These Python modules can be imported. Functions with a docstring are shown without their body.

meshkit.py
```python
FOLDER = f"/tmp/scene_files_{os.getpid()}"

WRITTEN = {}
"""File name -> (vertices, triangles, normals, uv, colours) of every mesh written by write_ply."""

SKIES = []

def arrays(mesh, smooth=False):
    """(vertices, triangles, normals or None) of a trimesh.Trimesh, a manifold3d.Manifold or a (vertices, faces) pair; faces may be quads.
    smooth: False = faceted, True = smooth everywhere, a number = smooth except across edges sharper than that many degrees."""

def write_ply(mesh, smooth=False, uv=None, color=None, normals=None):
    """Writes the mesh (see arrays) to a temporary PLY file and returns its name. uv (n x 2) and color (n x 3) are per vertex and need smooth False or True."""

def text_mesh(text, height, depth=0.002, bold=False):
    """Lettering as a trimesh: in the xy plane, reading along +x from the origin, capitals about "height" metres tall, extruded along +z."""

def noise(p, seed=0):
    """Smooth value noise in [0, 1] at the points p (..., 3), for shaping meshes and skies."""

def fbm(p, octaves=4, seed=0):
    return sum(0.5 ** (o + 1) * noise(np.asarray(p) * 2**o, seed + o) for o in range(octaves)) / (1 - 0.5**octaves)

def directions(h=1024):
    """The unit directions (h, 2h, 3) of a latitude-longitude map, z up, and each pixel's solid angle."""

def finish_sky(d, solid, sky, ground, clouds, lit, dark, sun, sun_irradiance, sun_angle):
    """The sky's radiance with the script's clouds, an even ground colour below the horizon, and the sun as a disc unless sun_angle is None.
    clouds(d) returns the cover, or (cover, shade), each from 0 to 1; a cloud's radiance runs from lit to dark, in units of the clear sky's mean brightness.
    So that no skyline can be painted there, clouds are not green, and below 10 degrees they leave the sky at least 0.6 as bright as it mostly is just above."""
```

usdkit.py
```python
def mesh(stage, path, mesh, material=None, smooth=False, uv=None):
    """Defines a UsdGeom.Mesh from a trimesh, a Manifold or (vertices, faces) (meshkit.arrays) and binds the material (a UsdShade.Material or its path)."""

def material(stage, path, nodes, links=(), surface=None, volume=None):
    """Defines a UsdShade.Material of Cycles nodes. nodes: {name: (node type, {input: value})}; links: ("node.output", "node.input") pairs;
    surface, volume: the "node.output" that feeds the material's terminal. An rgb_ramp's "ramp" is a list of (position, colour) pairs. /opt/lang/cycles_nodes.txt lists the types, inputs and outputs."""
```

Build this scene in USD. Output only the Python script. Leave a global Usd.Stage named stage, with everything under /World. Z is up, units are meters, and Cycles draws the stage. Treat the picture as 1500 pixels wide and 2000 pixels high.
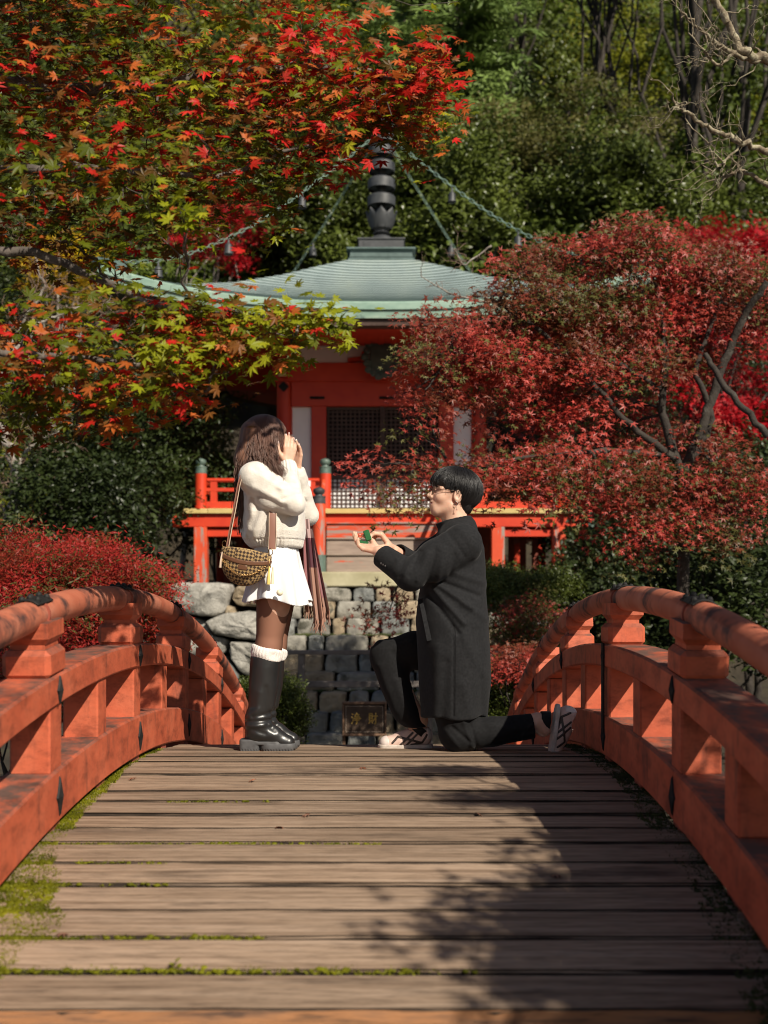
import math, random
import numpy as np, trimesh, usdkit, meshkit
from pxr import Usd, UsdGeom, UsdShade, UsdLux, Sdf, Gf, Vt
from scipy.spatial import ConvexHull, Voronoi, cKDTree

stage = Usd.Stage.CreateInMemory()
UsdGeom.SetStageUpAxis(stage, UsdGeom.Tokens.z)
UsdGeom.SetStageMetersPerUnit(stage, 1.0)
UsdGeom.Xform.Define(stage, '/World')
UsdGeom.Scope.Define(stage, '/World/Looks')

# ---- camera, sky, sun, exposure -------------------------------------------------------------
ZE = 1.9                      # eye height above the island's ground
EXPOSURE = 0.42
SUN = np.array([0.72, -1.10, 1.0])          # direction towards the sun
SUN = SUN / np.linalg.norm(SUN)
cam = UsdGeom.Camera.Define(stage, '/World/camera')
cam.CreateFocalLengthAttr(35.0)
cam.CreateHorizontalApertureAttr(24.0)
cam.CreateVerticalApertureAttr(32.0)
cam.CreateHorizontalApertureOffsetAttr(-0.176)
cam.CreateVerticalApertureOffsetAttr(2.72)
cam.CreateFStopAttr(2.1)
cam.CreateFocusDistanceAttr(5.7)
cam.CreateExposureAttr(EXPOSURE)
cam.AddTranslateOp().Set(Gf.Vec3d(0, 0, ZE))
cam.AddRotateXOp().Set(90.0)

sun = UsdLux.DistantLight.Define(stage, '/World/sun')
sun.CreateIntensityAttr(1.25)
sun.CreateAngleAttr(0.53)
sun.CreateColorAttr(Gf.Vec3f(1.0, 0.91, 0.77))
sun.CreateNormalizeAttr(True)
_z = Gf.Vec3d(*SUN.tolist())
_q = Gf.Rotation(Gf.Vec3d(0, 0, 1), _z).GetQuat()
sun.AddOrientOp(UsdGeom.XformOp.PrecisionDouble).Set(Gf.Quatd(_q))

sky = UsdLux.DomeLight.Define(stage, '/World/sky')
sky_mat = usdkit.material(stage, '/World/Looks/sky_air', {
    's': ('sky_texture', {'sky_type': 'single_scattering', 'sun_disc': False, 'sun_elevation': math.asin(SUN[2]),
                          'sun_rotation': math.atan2(SUN[0], SUN[1])}),
    'b': ('background_shader', {'strength': 0.05})}, [('s.color', 'b.color')], surface='b.background')
UsdShade.MaterialBindingAPI.Apply(sky.GetPrim()).Bind(sky_mat)
sky.GetPrim().SetCustomDataByKey('kind', 'structure')

# ---- helpers --------------------------------------------------------------------------------
FPX, VX, VY = 2187.5, 761.0, 1170.0
def P(px, py, d):
    """The world point that stands d metres before the camera at photograph pixel (px, py)."""
    return np.array([(px - VX) * d / FPX, d, ZE + (VY - py) * d / FPX])
def ZAT(py, d): return ZE + (VY - py) * d / FPX
def XAT(px, d): return (px - VX) * d / FPX

_used, LOC = {}, {}
def numbered(name, parent='/World'):
    k = (parent, name); n = _used.get(k, 0); _used[k] = n + 1
    return f'{parent}/{name}' + (f'_{n:03d}' if n else '')
def tag(prim, label=None, cat=None, group=None, kind=None):
    for k, v in (('label', label), ('category', cat), ('group', group), ('kind', kind)):
        if v: prim.SetCustomDataByKey(k, v)
def thing(name, label, cat, loc=(0, 0, 0), group=None, kind=None):
    p = numbered(name); x = UsdGeom.Xform.Define(stage, p); x.AddTranslateOp().Set(Gf.Vec3d(*map(float, loc)))
    LOC[p] = np.asarray(loc, float); tag(x.GetPrim(), label, cat, group, kind)
    return p
def part(parent, name, m, mat, smooth=False, label=None, kind=None, cat=None, group=None):
    """One Mesh prim under parent; m is in world coordinates."""
    p = numbered(name, parent); off = LOC.get(parent, np.zeros(3))
    v, f = m.arrays() if isinstance(m, MB) else (m if isinstance(m, tuple) else meshkit.arrays(m)[:2])
    g = usdkit.mesh(stage, p, (np.asarray(v) - off, f), M[mat] if isinstance(mat, str) else mat, smooth=smooth)
    LOC[p] = off; tag(g.GetPrim(), label, cat, group, kind)
    return p
def top(name, m, mat, label=None, cat=None, smooth=False, group=None, kind=None):
    return part('/World', name, m, mat, smooth, label, kind, cat, group)

def _cbox_topology():
    v = []
    for s in np.ndindex(2, 2, 2):
        s = np.array(s) * 2 - 1
        for ax in range(3):
            q = [(s[k], 1 if k != ax else 0) for k in range(3)]
            v.append(q)
    def pts(half, c): return np.array([[s * (half[k] - c * t) for k, (s, t) in enumerate(q)] for q in v])
    base = pts(np.array([1, 1.3, 1.7]), 0.25); h = ConvexHull(base); f = h.simplices.copy()
    n = np.cross(base[f[:, 1]] - base[f[:, 0]], base[f[:, 2]] - base[f[:, 0]])
    flip = (n * base[f].mean(1)).sum(1) < 0; f[flip] = f[flip][:, ::-1]
    sg = np.array([[s for s, t in q] for q in v], float); tt = np.array([[t for s, t in q] for q in v], float)
    return sg, tt, f
_SG, _TT, _CF = _cbox_topology()
def rotz(a): c, s = math.cos(a), math.sin(a); return np.array([[c, -s, 0], [s, c, 0], [0, 0, 1.0]])
def rotx(a): c, s = math.cos(a), math.sin(a); return np.array([[1, 0, 0], [0, c, -s], [0, s, c]])
def roty(a): c, s = math.cos(a), math.sin(a); return np.array([[c, 0, s], [0, 1, 0], [-s, 0, c]])

class MB:
    """Collects shapes for one mesh."""
    def __init__(s): s.v, s.f, s.n = [], [], 0
    def add(s, v, f):
        v = np.asarray(v, float); f = np.asarray(f, int)
        if f.shape[1] == 4: f = np.vstack([f[:, [0, 1, 2]], f[:, [0, 2, 3]]])
        s.v.append(v); s.f.append(f + s.n); s.n += len(v); return s
    def arrays(s): return np.vstack(s.v), np.vstack(s.f)
    def box(s, c, size, R=None, ch=0.0):
        half = np.asarray(size, float) / 2; ch = min(ch, half.min() * .9) or 1e-4
        v = _SG * (half - ch * _TT * 1.0)
        if R is not None: v = v @ np.asarray(R).T
        return s.add(v + np.asarray(c, float), _CF)
    def span(s, lo, hi, ch=0.0):
        lo, hi = np.asarray(lo, float), np.asarray(hi, float)
        return s.box((lo + hi) / 2, np.abs(hi - lo), ch=ch)
    def tube(s, pts, r, sides=8, caps=True):
        p = np.asarray(pts, float); r = np.broadcast_to(np.asarray(r, float), (len(p),))
        t = np.gradient(p, axis=0); t /= np.linalg.norm(t, axis=1, keepdims=True) + 1e-12
        a = np.cross(t, [0.13, 0.21, 0.97]); bad = np.linalg.norm(a, axis=1) < .15
        a[bad] = np.cross(t[bad], [0.9, 0.3, 0.1]); a /= np.linalg.norm(a, axis=1, keepdims=True) + 1e-12
        b = np.cross(t, a); ang = np.arange(sides) * 2 * np.pi / sides
        v = p[:, None] + r[:, None, None] * (np.cos(ang)[None, :, None] * a[:, None] + np.sin(ang)[None, :, None] * b[:, None])
        i, j = np.meshgrid(np.arange(len(p) - 1), np.arange(sides), indexing='ij')
        q = np.stack([i * sides + j, i * sides + (j + 1) % sides, (i + 1) * sides + (j + 1) % sides, (i + 1) * sides + j], -1).reshape(-1, 4)
        v = v.reshape(-1, 3); f = np.vstack([q[:, [0, 1, 2]], q[:, [0, 2, 3]]])
        if caps:
            k = len(v); v = np.vstack([v, p[:1], p[-1:]]); j = np.arange(sides); e = (len(p) - 1) * sides
            f = np.vstack([f, np.stack([(j + 1) % sides, j, np.full(sides, k)], 1), np.stack([e + j, e + (j + 1) % sides, np.full(sides, k + 1)], 1)])
        return s.add(v, f)
    def lathe(s, prof, c, sides=20):
        """prof: (radius, z) pairs from the bottom to the top."""
        pr = np.asarray(prof, float); ang = np.arange(sides) * 2 * np.pi / sides
        v = np.stack([pr[:, 0, None] * np.cos(ang), pr[:, 0, None] * np.sin(ang), np.repeat(pr[:, 1, None], sides, 1)], -1).reshape(-1, 3)
        i, j = np.meshgrid(np.arange(len(pr) - 1), np.arange(sides), indexing='ij')
        q = np.stack([i * sides + j, i * sides + (j + 1) % sides, (i + 1) * sides + (j + 1) % sides, (i + 1) * sides + j], -1).reshape(-1, 4)
        return s.add(v + np.asarray(c, float), q)
    def prism(s, poly, y0, y1):
        """A convex-ish outline of (x, z) points pushed from y0 to y1 (fan caps)."""
        p = np.asarray(poly, float); n = len(p); c = p.mean(0)
        A = np.c_[p[:, 0], np.full(n, y0), p[:, 1]]; B = np.c_[p[:, 0], np.full(n, y1), p[:, 1]]
        v = np.vstack([A, B, [[c[0], y0, c[1]], [c[0], y1, c[1]]]]); j = np.arange(n); k = (j + 1) % n
        f = np.vstack([np.c_[j, k, k + n], np.c_[j, k + n, j + n], np.c_[k, j, np.full(n, 2 * n)], np.c_[j + n, k + n, np.full(n, 2 * n + 1)]])
        return s.add(v, f)
    def grid(s, V):
        """An (a, b, 3) array of points as a sheet."""
        a, b = V.shape[:2]; i, j = np.meshgrid(np.arange(a - 1), np.arange(b - 1), indexing='ij')
        q = np.stack([i * b + j, i * b + j + 1, (i + 1) * b + j + 1, (i + 1) * b + j], -1).reshape(-1, 4)
        return s.add(V.reshape(-1, 3), q)

# ---- materials ------------------------------------------------------------------------------
M = {}
def mat(name, nodes, links, surface='p.BSDF'):
    M[name] = usdkit.material(stage, '/World/Looks/' + name, nodes, links, surface=surface); return M[name]
def simple(name, c, rough=0.6, metallic=0.0, spec=0.5, **kw):
    return mat(name, {'p': ('principled_bsdf', {'base_color': c, 'roughness': rough, 'metallic': metallic, 'specular_ior_level': spec, **kw})}, [])
def noisy(name, ramp, scale=3.0, stretch=(1, 1, 1), rough=0.7, bump=0.0, bscale=None, bdist=0.01, detail=6, spec=0.4, stain=None, stain_scale=2.0, stain_lo=.5, stain_hi=.62, top_stain=None, top_lo=.42, top_hi=.6, stain_stretch=(1, 1, 1), obj=False, sheen=0.0, metallic=0.0, loc=(0, 0, 0), side_stain=None, fine=None):
    """Ramp of a stretched noise; optionally a second colour in patches (stain), one on upward faces in patches (top_stain), and relief."""
    n = {'g': ('geometry', {}), 'tc': ('texture_coordinate', {}), 'm': ('mapping', {'scale': stretch, 'location': loc}),
         'n': ('noise_texture', {'scale': scale, 'detail': detail, 'roughness': .62}), 'r': ('rgb_ramp', {'ramp': ramp}),
         'p': ('principled_bsdf', {'roughness': rough, 'specular_ior_level': spec, 'sheen_weight': sheen, 'sheen_roughness': .5, 'metallic': metallic})}
    src = 'tc.object' if obj else 'g.position'
    l = [(src, 'm.vector'), ('m.vector', 'n.vector'), ('n.fac', 'r.fac')]
    out = 'r.color'
    if stain is not None:
        n |= {'ms': ('mapping', {'scale': stain_stretch, 'location': loc}), 'ns': ('noise_texture', {'scale': stain_scale, 'detail': 7, 'roughness': .65}),
              'mr': ('map_range', {'from_min': stain_lo, 'from_max': stain_hi, 'clamp': True}), 'mx': ('mix', {'color2': stain})}
        l += [(src, 'ms.vector'), ('ms.vector', 'ns.vector'), ('ns.fac', 'mr.value'), (out, 'mx.color1'), ('mr.result', 'mx.fac')]
        out = 'mx.color'
    if top_stain is not None:
        n |= {'sx': ('separate_xyz', {}), 'mt': ('map_range', {'from_min': .45, 'from_max': .85, 'clamp': True}), 'nt': ('noise_texture', {'scale': 7.0, 'detail': 8, 'roughness': .7}),
              'mq': ('map_range', {'from_min': top_lo, 'from_max': top_hi, 'clamp': True}), 'ml': ('math', {'math_type': 'multiply'}), 'mxt': ('mix', {'color2': top_stain})}
        l += [('g.true_normal', 'sx.vector'), ('sx.z', 'mt.value'), (src, 'nt.vector'), ('nt.fac', 'mq.value'), ('mt.result', 'ml.value1'), ('mq.result', 'ml.value2'),
              (out, 'mxt.color1'), ('ml.value', 'mxt.fac')]
        out = 'mxt.color'
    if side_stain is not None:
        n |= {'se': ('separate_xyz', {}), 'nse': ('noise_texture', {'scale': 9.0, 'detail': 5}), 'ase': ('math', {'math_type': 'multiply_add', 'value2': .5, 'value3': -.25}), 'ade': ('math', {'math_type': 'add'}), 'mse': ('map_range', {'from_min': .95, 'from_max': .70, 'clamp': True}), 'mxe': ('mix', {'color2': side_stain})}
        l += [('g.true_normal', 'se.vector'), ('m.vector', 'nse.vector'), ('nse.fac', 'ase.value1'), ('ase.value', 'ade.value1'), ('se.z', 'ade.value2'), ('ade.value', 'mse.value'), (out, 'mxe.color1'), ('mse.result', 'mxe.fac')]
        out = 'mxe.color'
    if fine is not None:
        n |= {'mf': ('mapping', {'scale': fine, 'location': loc}), 'nf': ('noise_texture', {'scale': 1.0, 'detail': 8, 'roughness': .75}), 'rf': ('rgb_ramp', {'ramp': [(.30, (.45, .43, .42)), (.5, (.97, .96, .95)), (.72, (1.22, 1.2, 1.18))]}), 'mxf': ('mix', {'mix_type': 'multiply', 'fac': 1.0})}
        l += [(src, 'mf.vector'), ('mf.vector', 'nf.vector'), ('nf.fac', 'rf.fac'), (out, 'mxf.color1'), ('rf.color', 'mxf.color2')]
        out = 'mxf.color'
    l.append((out, 'p.base_color'))
    if bump:
        n |= {'nb': ('noise_texture', {'scale': bscale or scale * 2, 'detail': 8, 'roughness': .65}), 'b': ('bump', {'strength': bump, 'distance': bdist})}
        l += [('m.vector', 'nb.vector'), ('nb.fac', 'b.height'), ('b.normal', 'p.normal')]
    return mat(name, n, l)

noisy('bridge_paint', [(.3, (.36, .068, .030)), (.5, (.45, .096, .043)), (.7, (.50, .125, .062))], scale=4, rough=.62, bump=.35, bscale=45, bdist=.004, fine=(7, 7, 14),
      stain=(.10, .035, .025), stain_scale=3.0, stain_lo=.56, stain_hi=.74, stain_stretch=(3, 3, .8), top_stain=(.12, .07, .055), top_lo=.36, top_hi=.56)
noisy('bridge_handrail', [(.3, (.34, .085, .042)), (.55, (.41, .125, .068)), (.7, (.46, .18, .115))], scale=5, rough=.7, bump=.4, bscale=40, bdist=.004,
      stain=(.06, .03, .026), stain_scale=3.2, stain_lo=.50, stain_hi=.63, stain_stretch=(1.5, 1.6, 1.5))
noisy('bridge_paint_dark', [(.3, (.20, .05, .035)), (.7, (.34, .085, .05))], scale=9, rough=.7, bump=.3, bscale=40, bdist=.003)
for _i, _s in enumerate((.98, 1.08, .86, 1.02, .92, 1.12)):
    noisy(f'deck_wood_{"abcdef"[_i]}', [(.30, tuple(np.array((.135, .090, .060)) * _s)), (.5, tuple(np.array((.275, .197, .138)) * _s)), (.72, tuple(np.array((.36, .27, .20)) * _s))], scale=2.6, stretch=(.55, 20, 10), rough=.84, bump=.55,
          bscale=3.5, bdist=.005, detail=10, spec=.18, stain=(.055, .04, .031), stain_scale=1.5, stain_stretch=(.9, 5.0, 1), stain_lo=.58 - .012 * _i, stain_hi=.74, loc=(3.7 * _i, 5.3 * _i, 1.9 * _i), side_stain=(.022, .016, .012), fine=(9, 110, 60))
noisy('deck_end_worn', [(.3, (.07, .04, .024)), (.46, (.30, .14, .06)), (.56, (.22, .11, .055)), (.68, (.06, .035, .024))], scale=3, stretch=(1.2, 8, 14), rough=.85, bump=.6, bscale=8, bdist=.01)
noisy('iron_black', [(.3, (.008, .008, .008)), (.7, (.022, .021, .020))], scale=30, rough=.65, bump=.5, bscale=60, bdist=.003, spec=.2)
noisy('vermilion', [(.3, (.47, .028, .009)), (.7, (.57, .050, .014))], scale=3, rough=.5, bump=.12, bscale=30, bdist=.003)
noisy('vermilion_worn', [(.3, (.50, .05, .015)), (.7, (.60, .075, .022))], scale=3, rough=.6, bump=.3, bscale=30, bdist=.004,
      stain=(.27, .22, .19), stain_scale=2.3, stain_stretch=(6, 6, .8), stain_lo=.55, stain_hi=.6)
noisy('step_wood', [(.3, (.20, .15, .12)), (.7, (.33, .26, .21))], scale=3, stretch=(1, 8, 8), rough=.8, bump=.4, bscale=10, bdist=.006,
      stain=(.50, .07, .025), stain_scale=1.6, stain_stretch=(.8, 1, 6), stain_lo=.60, stain_hi=.64)
noisy('step_wood_red', [(.3, (.46, .05, .015)), (.7, (.56, .07, .02))], scale=3, stretch=(1, 8, 8), rough=.7, bump=.3, bscale=10, bdist=.006,
      stain=(.27, .20, .17), stain_scale=2.0, stain_stretch=(.7, 1, 7), stain_lo=.5, stain_hi=.54)
noisy('yellow_paint', [(.3, (.44, .34, .12)), (.7, (.54, .43, .18))], scale=6, rough=.7)
noisy('plaster', [(.3, (.80, .78, .77)), (.7, (.88, .86, .84))], scale=4, rough=.85, bump=.1, bscale=40)
noisy('lattice_wood', [(.3, (.05, .03, .024)), (.7, (.10, .062, .05))], scale=6, rough=.75)
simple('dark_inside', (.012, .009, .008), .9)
noisy('copper_roof', [(.28, (.19, .245, .245)), (.48, (.27, .335, .33)), (.62, (.32, .385, .36)), (.78, (.42, .47, .34))], scale=.9, stretch=(1.6, .35, .35), rough=.62, bump=.15, bscale=14, bdist=.004, detail=7, spec=.45)
noisy('copper_edge', [(.3, (.16, .26, .21)), (.55, (.25, .36, .29)), (.75, (.36, .44, .35))], scale=2.6, stretch=(1, 1, 3), rough=.65, stain=(.05, .09, .09), stain_scale=3, stain_lo=.6, stain_hi=.7)
noisy('copper_dark', [(.3, (.045, .075, .07)), (.7, (.10, .15, .14))], scale=6, rough=.5, spec=.5)
simple('copper_seam', (.085, .12, .115), .6)
noisy('bronze_dark', [(.3, (.022, .024, .027)), (.7, (.060, .063, .067))], scale=7, rough=.55, bump=.2, bscale=30, bdist=.005, spec=.5)
noisy('giboshi_metal', [(.3, (.05, .085, .07)), (.7, (.12, .17, .14))], scale=14, rough=.45, spec=.6)
noisy('chain_metal', [(.3, (.13, .20, .165)), (.7, (.21, .295, .24))], scale=20, rough=.6)
for _i, (_a, _b, _c) in enumerate((((.11, .105, .092), (.25, .235, .20), (.38, .36, .31)), ((.14, .11, .075), (.30, .235, .155), (.41, .335, .235)), ((.08, .085, .082), (.18, .185, .175), (.29, .295, .28)))):
    noisy(f'stone_{"abc"[_i]}', [(.28, _a), (.5, _b), (.72, _c)], scale=3.5, rough=.88, bump=.9, bscale=7, bdist=.05, detail=10, spec=.25,
          stain=(.075, .072, .055), stain_scale=4.2, stain_lo=.56, stain_hi=.68)
noisy('stone_pale', [(.28, (.15, .145, .13)), (.5, (.34, .325, .29)), (.72, (.50, .48, .43))], scale=3.5, rough=.88, bump=1.0, bscale=7, bdist=.06, detail=10, spec=.25, stain=(.08, .075, .058), stain_scale=3.2, stain_lo=.54, stain_hi=.70)
noisy('slab_stone', [(.3, (.30, .27, .16)), (.7, (.46, .42, .28))], scale=3, rough=.85, bump=.3, bscale=20)
noisy('earth', [(.3, (.018, .014, .009)), (.55, (.045, .034, .02)), (.75, (.05, .05, .022))], scale=1.1, rough=.95, bump=.8, bscale=5, bdist=.08)
noisy('moss_dark', [(.3, (.018, .026, .007)), (.7, (.06, .07, .016))], scale=4, rough=.95, bump=.8, bscale=25, bdist=.03)
mat('water', {'g': ('geometry', {}), 'n': ('noise_texture', {'scale': 3.0, 'detail': 3}), 'b': ('bump', {'strength': .12, 'distance': .05}),
              'p': ('principled_bsdf', {'base_color': (.012, .016, .010), 'roughness': .06, 'specular_ior_level': .5})},
    [('g.position', 'n.vector'), ('n.fac', 'b.height'), ('b.normal', 'p.normal')])
noisy('bark', [(.3, (.018, .014, .011)), (.6, (.042, .034, .027)), (.80, (.13, .12, .105))], scale=7, rough=.9, bump=.9, bscale=25, bdist=.02)
noisy('bark_pale', [(.3, (.11, .095, .08)), (.5, (.24, .21, .18)), (.72, (.46, .43, .37))], scale=14, rough=.9, bump=.9, bscale=40, bdist=.01)
noisy('bark_lichen', [(.3, (.10, .07, .045)), (.5, (.22, .18, .12)), (.7, (.42, .39, .27))], scale=22, rough=.92, bump=1.0, bscale=50, bdist=.012)
noisy('twig', [(.3, (.13, .075, .055)), (.7, (.25, .17, .13))], scale=10, rough=.85)

def leafy(name, ramp, scale=.6, patch=.55, jitter=.45, trans=.35, gloss=.25, rough=.45):
    """Leaves: a ramp read by a patchy noise in space plus a random shift per leaf; part of the light passes through."""
    n = {'g': ('geometry', {}), 'n': ('noise_texture', {'scale': scale, 'detail': 3, 'roughness': .6}),
         'mr': ('map_range', {'from_min': .5 - .5 * patch, 'from_max': .5 + .5 * patch, 'to_min': 0, 'to_max': 1}),
         'j': ('math', {'math_type': 'multiply_add', 'value2': jitter, 'value3': -jitter / 2}), 'a': ('math', {'math_type': 'add', 'use_clamp': True}),
         'r': ('rgb_ramp', {'ramp': ramp}), 'hv': ('hsv', {'saturation': 1.05}), 'jv': ('map_range', {'from_min': 0, 'from_max': 1, 'to_min': 1.25, 'to_max': .75}),
         'p': ('principled_bsdf', {'roughness': rough, 'specular_ior_level': gloss}), 't': ('translucent_bsdf', {}), 'mx': ('mix_closure', {'fac': trans})}
    l = [('g.position', 'n.vector'), ('n.fac', 'mr.value'), ('g.random_per_island', 'j.value1'), ('mr.result', 'a.value1'), ('j.value', 'a.value2'), ('a.value', 'r.fac'),
         ('g.random_per_island', 'jv.value'), ('jv.result', 'hv.value'), ('r.color', 'hv.color'), ('hv.color', 'p.base_color'), ('hv.color', 't.color'), ('p.BSDF', 'mx.closure1'), ('t.BSDF', 'mx.closure2')]
    return mat(name, n, l, surface='mx.closure')

# ---- smooth bodies from distance fields ------------------------------------------------------
def smin(a, b, k):
    h = np.clip(.5 + .5 * (b - a) / k, 0, 1); return b + (a - b) * h - k * h * (1 - h)
def smax(a, b, k): return -smin(-a, -b, k)
def cone(p, a, b, ra, rb, sy=1.0):
    a, b = np.asarray(a, float), np.asarray(b, float); S = np.array([1, sy, 1]); q = (p - a) * S; ba = (b - a) * S
    t = np.clip(q @ ba / max(ba @ ba, 1e-12), 0, 1)
    return np.linalg.norm(q - t[:, None] * ba, axis=1) - (ra + (rb - ra) * t)
def ell(p, c, r, R=None):
    q = p - np.asarray(c, float)
    if R is not None: q = q @ R
    r = np.asarray(r, float); k0 = np.linalg.norm(q / r, axis=1); k1 = np.linalg.norm(q / (r * r), axis=1)
    return np.where(k1 > 1e-9, k0 * (k0 - 1) / np.maximum(k1, 1e-9), -r.min())
def rbox(p, c, half, r, R=None):
    q = p - np.asarray(c, float)
    if R is not None: q = q @ R
    q = np.abs(q) - (np.asarray(half, float) - r)
    return np.linalg.norm(np.maximum(q, 0), axis=1) + np.minimum(q.max(1), 0) - r
def chain_sdf(p, pts, rad, k=.01, sy=1.0):
    d = None
    for i in range(len(pts) - 1):
        e = cone(p, pts[i], pts[i + 1], rad[i], rad[i + 1], sy); d = e if d is None else smin(d, e, k)
    return d
def loft(p, rows, power=2.0, ang=None):
    """rows: (z, centre x, centre y, half x, half y) from the bottom up; ang(theta, z) adds to the radius factor."""
    R = np.asarray(rows, float); z = p[:, 2]
    cx, cy, rx, ry = (np.interp(z, R[:, 0], R[:, k]) for k in (1, 2, 3, 4))
    x, y = (p[:, 0] - cx), (p[:, 1] - cy)
    m = (np.abs(x / rx) ** power + np.abs(y / ry) ** power) ** (1 / power)
    d = (m - 1) * np.minimum(rx, ry)
    if ang is not None: d = d - ang(np.arctan2(y / ry, x / rx), z)
    return smax(d, np.maximum(z - R[-1, 0], R[0, 0] - z), .012)
def seg2(p, a, b):
    a, b = np.asarray(a, float), np.asarray(b, float); q = p[:, [0, 2]] - a; ba = b - a; t = np.clip(q @ ba / max(ba @ ba, 1e-12), 0, 1)
    return np.linalg.norm(q - t[:, None] * ba, axis=1)
def folds(p, lst, near=None):
    """Creases (amp < 0) and ridges (amp > 0) drawn as segments in the side view: (x0, z0, x1, z1, amp, width)."""
    d = 0
    for x0, z0, x1, z1, amp, w in lst: d = d + amp * np.exp(-(seg2(p, (x0, z0), (x1, z1)) / w) ** 2)
    return d
def sdf_mesh(fn, lo, hi, h):
    """Surface nets on a sparse grid: coarse blocks first, fine values only near the surface."""
    lo, hi = np.asarray(lo, float), np.asarray(hi, float); B = 4
    nb = np.ceil((hi - lo) / (h * B)).astype(int) + 1; n = nb * B
    ax = [lo[k] + (np.arange(nb[k]) * B + (B - 1) / 2) * h for k in range(3)]
    C = np.stack(np.meshgrid(*ax, indexing='ij'), -1).reshape(-1, 3); fc = fn(C).reshape(nb)
    act = np.abs(fc) < h * B * 1.9
    F = np.repeat(np.repeat(np.repeat(np.sign(fc) * 9.0, B, 0), B, 1), B, 2); mask = np.repeat(np.repeat(np.repeat(act, B, 0), B, 1), B, 2)
    I = np.argwhere(mask); F[mask] = fn(lo + I * h)
    F[0], F[-1], F[:, 0], F[:, -1], F[:, :, 0], F[:, :, -1] = 9, 9, 9, 9, 9, 9
    s = F < 0; c = [s[a:n[0] - 1 + a, b:n[1] - 1 + b, d:n[2] - 1 + d] for a in (0, 1) for b in (0, 1) for d in (0, 1)]
    tot = sum(x.astype(np.int8) for x in c); cell = np.argwhere((tot > 0) & (tot < 8))
    off = np.array([[a, b, d] for a in (0, 1) for b in (0, 1) for d in (0, 1)])
    val = np.stack([F[tuple((cell + o).T)] for o in off], 1)
    acc = np.zeros((len(cell), 3)); cnt = np.zeros(len(cell))
    for i in range(8):
        for j in range(i + 1, 8):
            if np.abs(off[i] - off[j]).sum() != 1: continue
            a, b = val[:, i], val[:, j]; m = (a < 0) != (b < 0); t = a[m] / (a[m] - b[m]); acc[m] += off[i] + t[:, None] * (off[j] - off[i]); cnt[m] += 1
    V = lo + (cell + acc / cnt[:, None]) * h
    idx = -np.ones(tuple(n - 1), int); idx[tuple(cell.T)] = np.arange(len(cell)); faces = []
    for axis in range(3):
        u, v = (axis + 1) % 3, (axis + 2) % 3
        sl0 = [slice(None)] * 3; sl1 = [slice(None)] * 3; sl0[axis] = slice(0, -1); sl1[axis] = slice(1, None)
        E = np.argwhere(s[tuple(sl0)] != s[tuple(sl1)]); E = E[(E[:, u] > 0) & (E[:, v] > 0) & (E[:, u] < n[u] - 1) & (E[:, v] < n[v] - 1)]
        eu, ev = np.eye(3, dtype=int)[u], np.eye(3, dtype=int)[v]
        q = np.stack([idx[tuple((E - a * eu - b * ev).T)] for a, b in ((0, 0), (1, 0), (1, 1), (0, 1))], 1)
        fl = s[tuple(E.T)]; q[~fl] = q[~fl][:, ::-1]; q = q[(q >= 0).all(1)]; faces.append(q[:, ::1])
    Q = np.vstack(faces); return V, np.vstack([Q[:, [0, 1, 2]], Q[:, [0, 2, 3]]])
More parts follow.
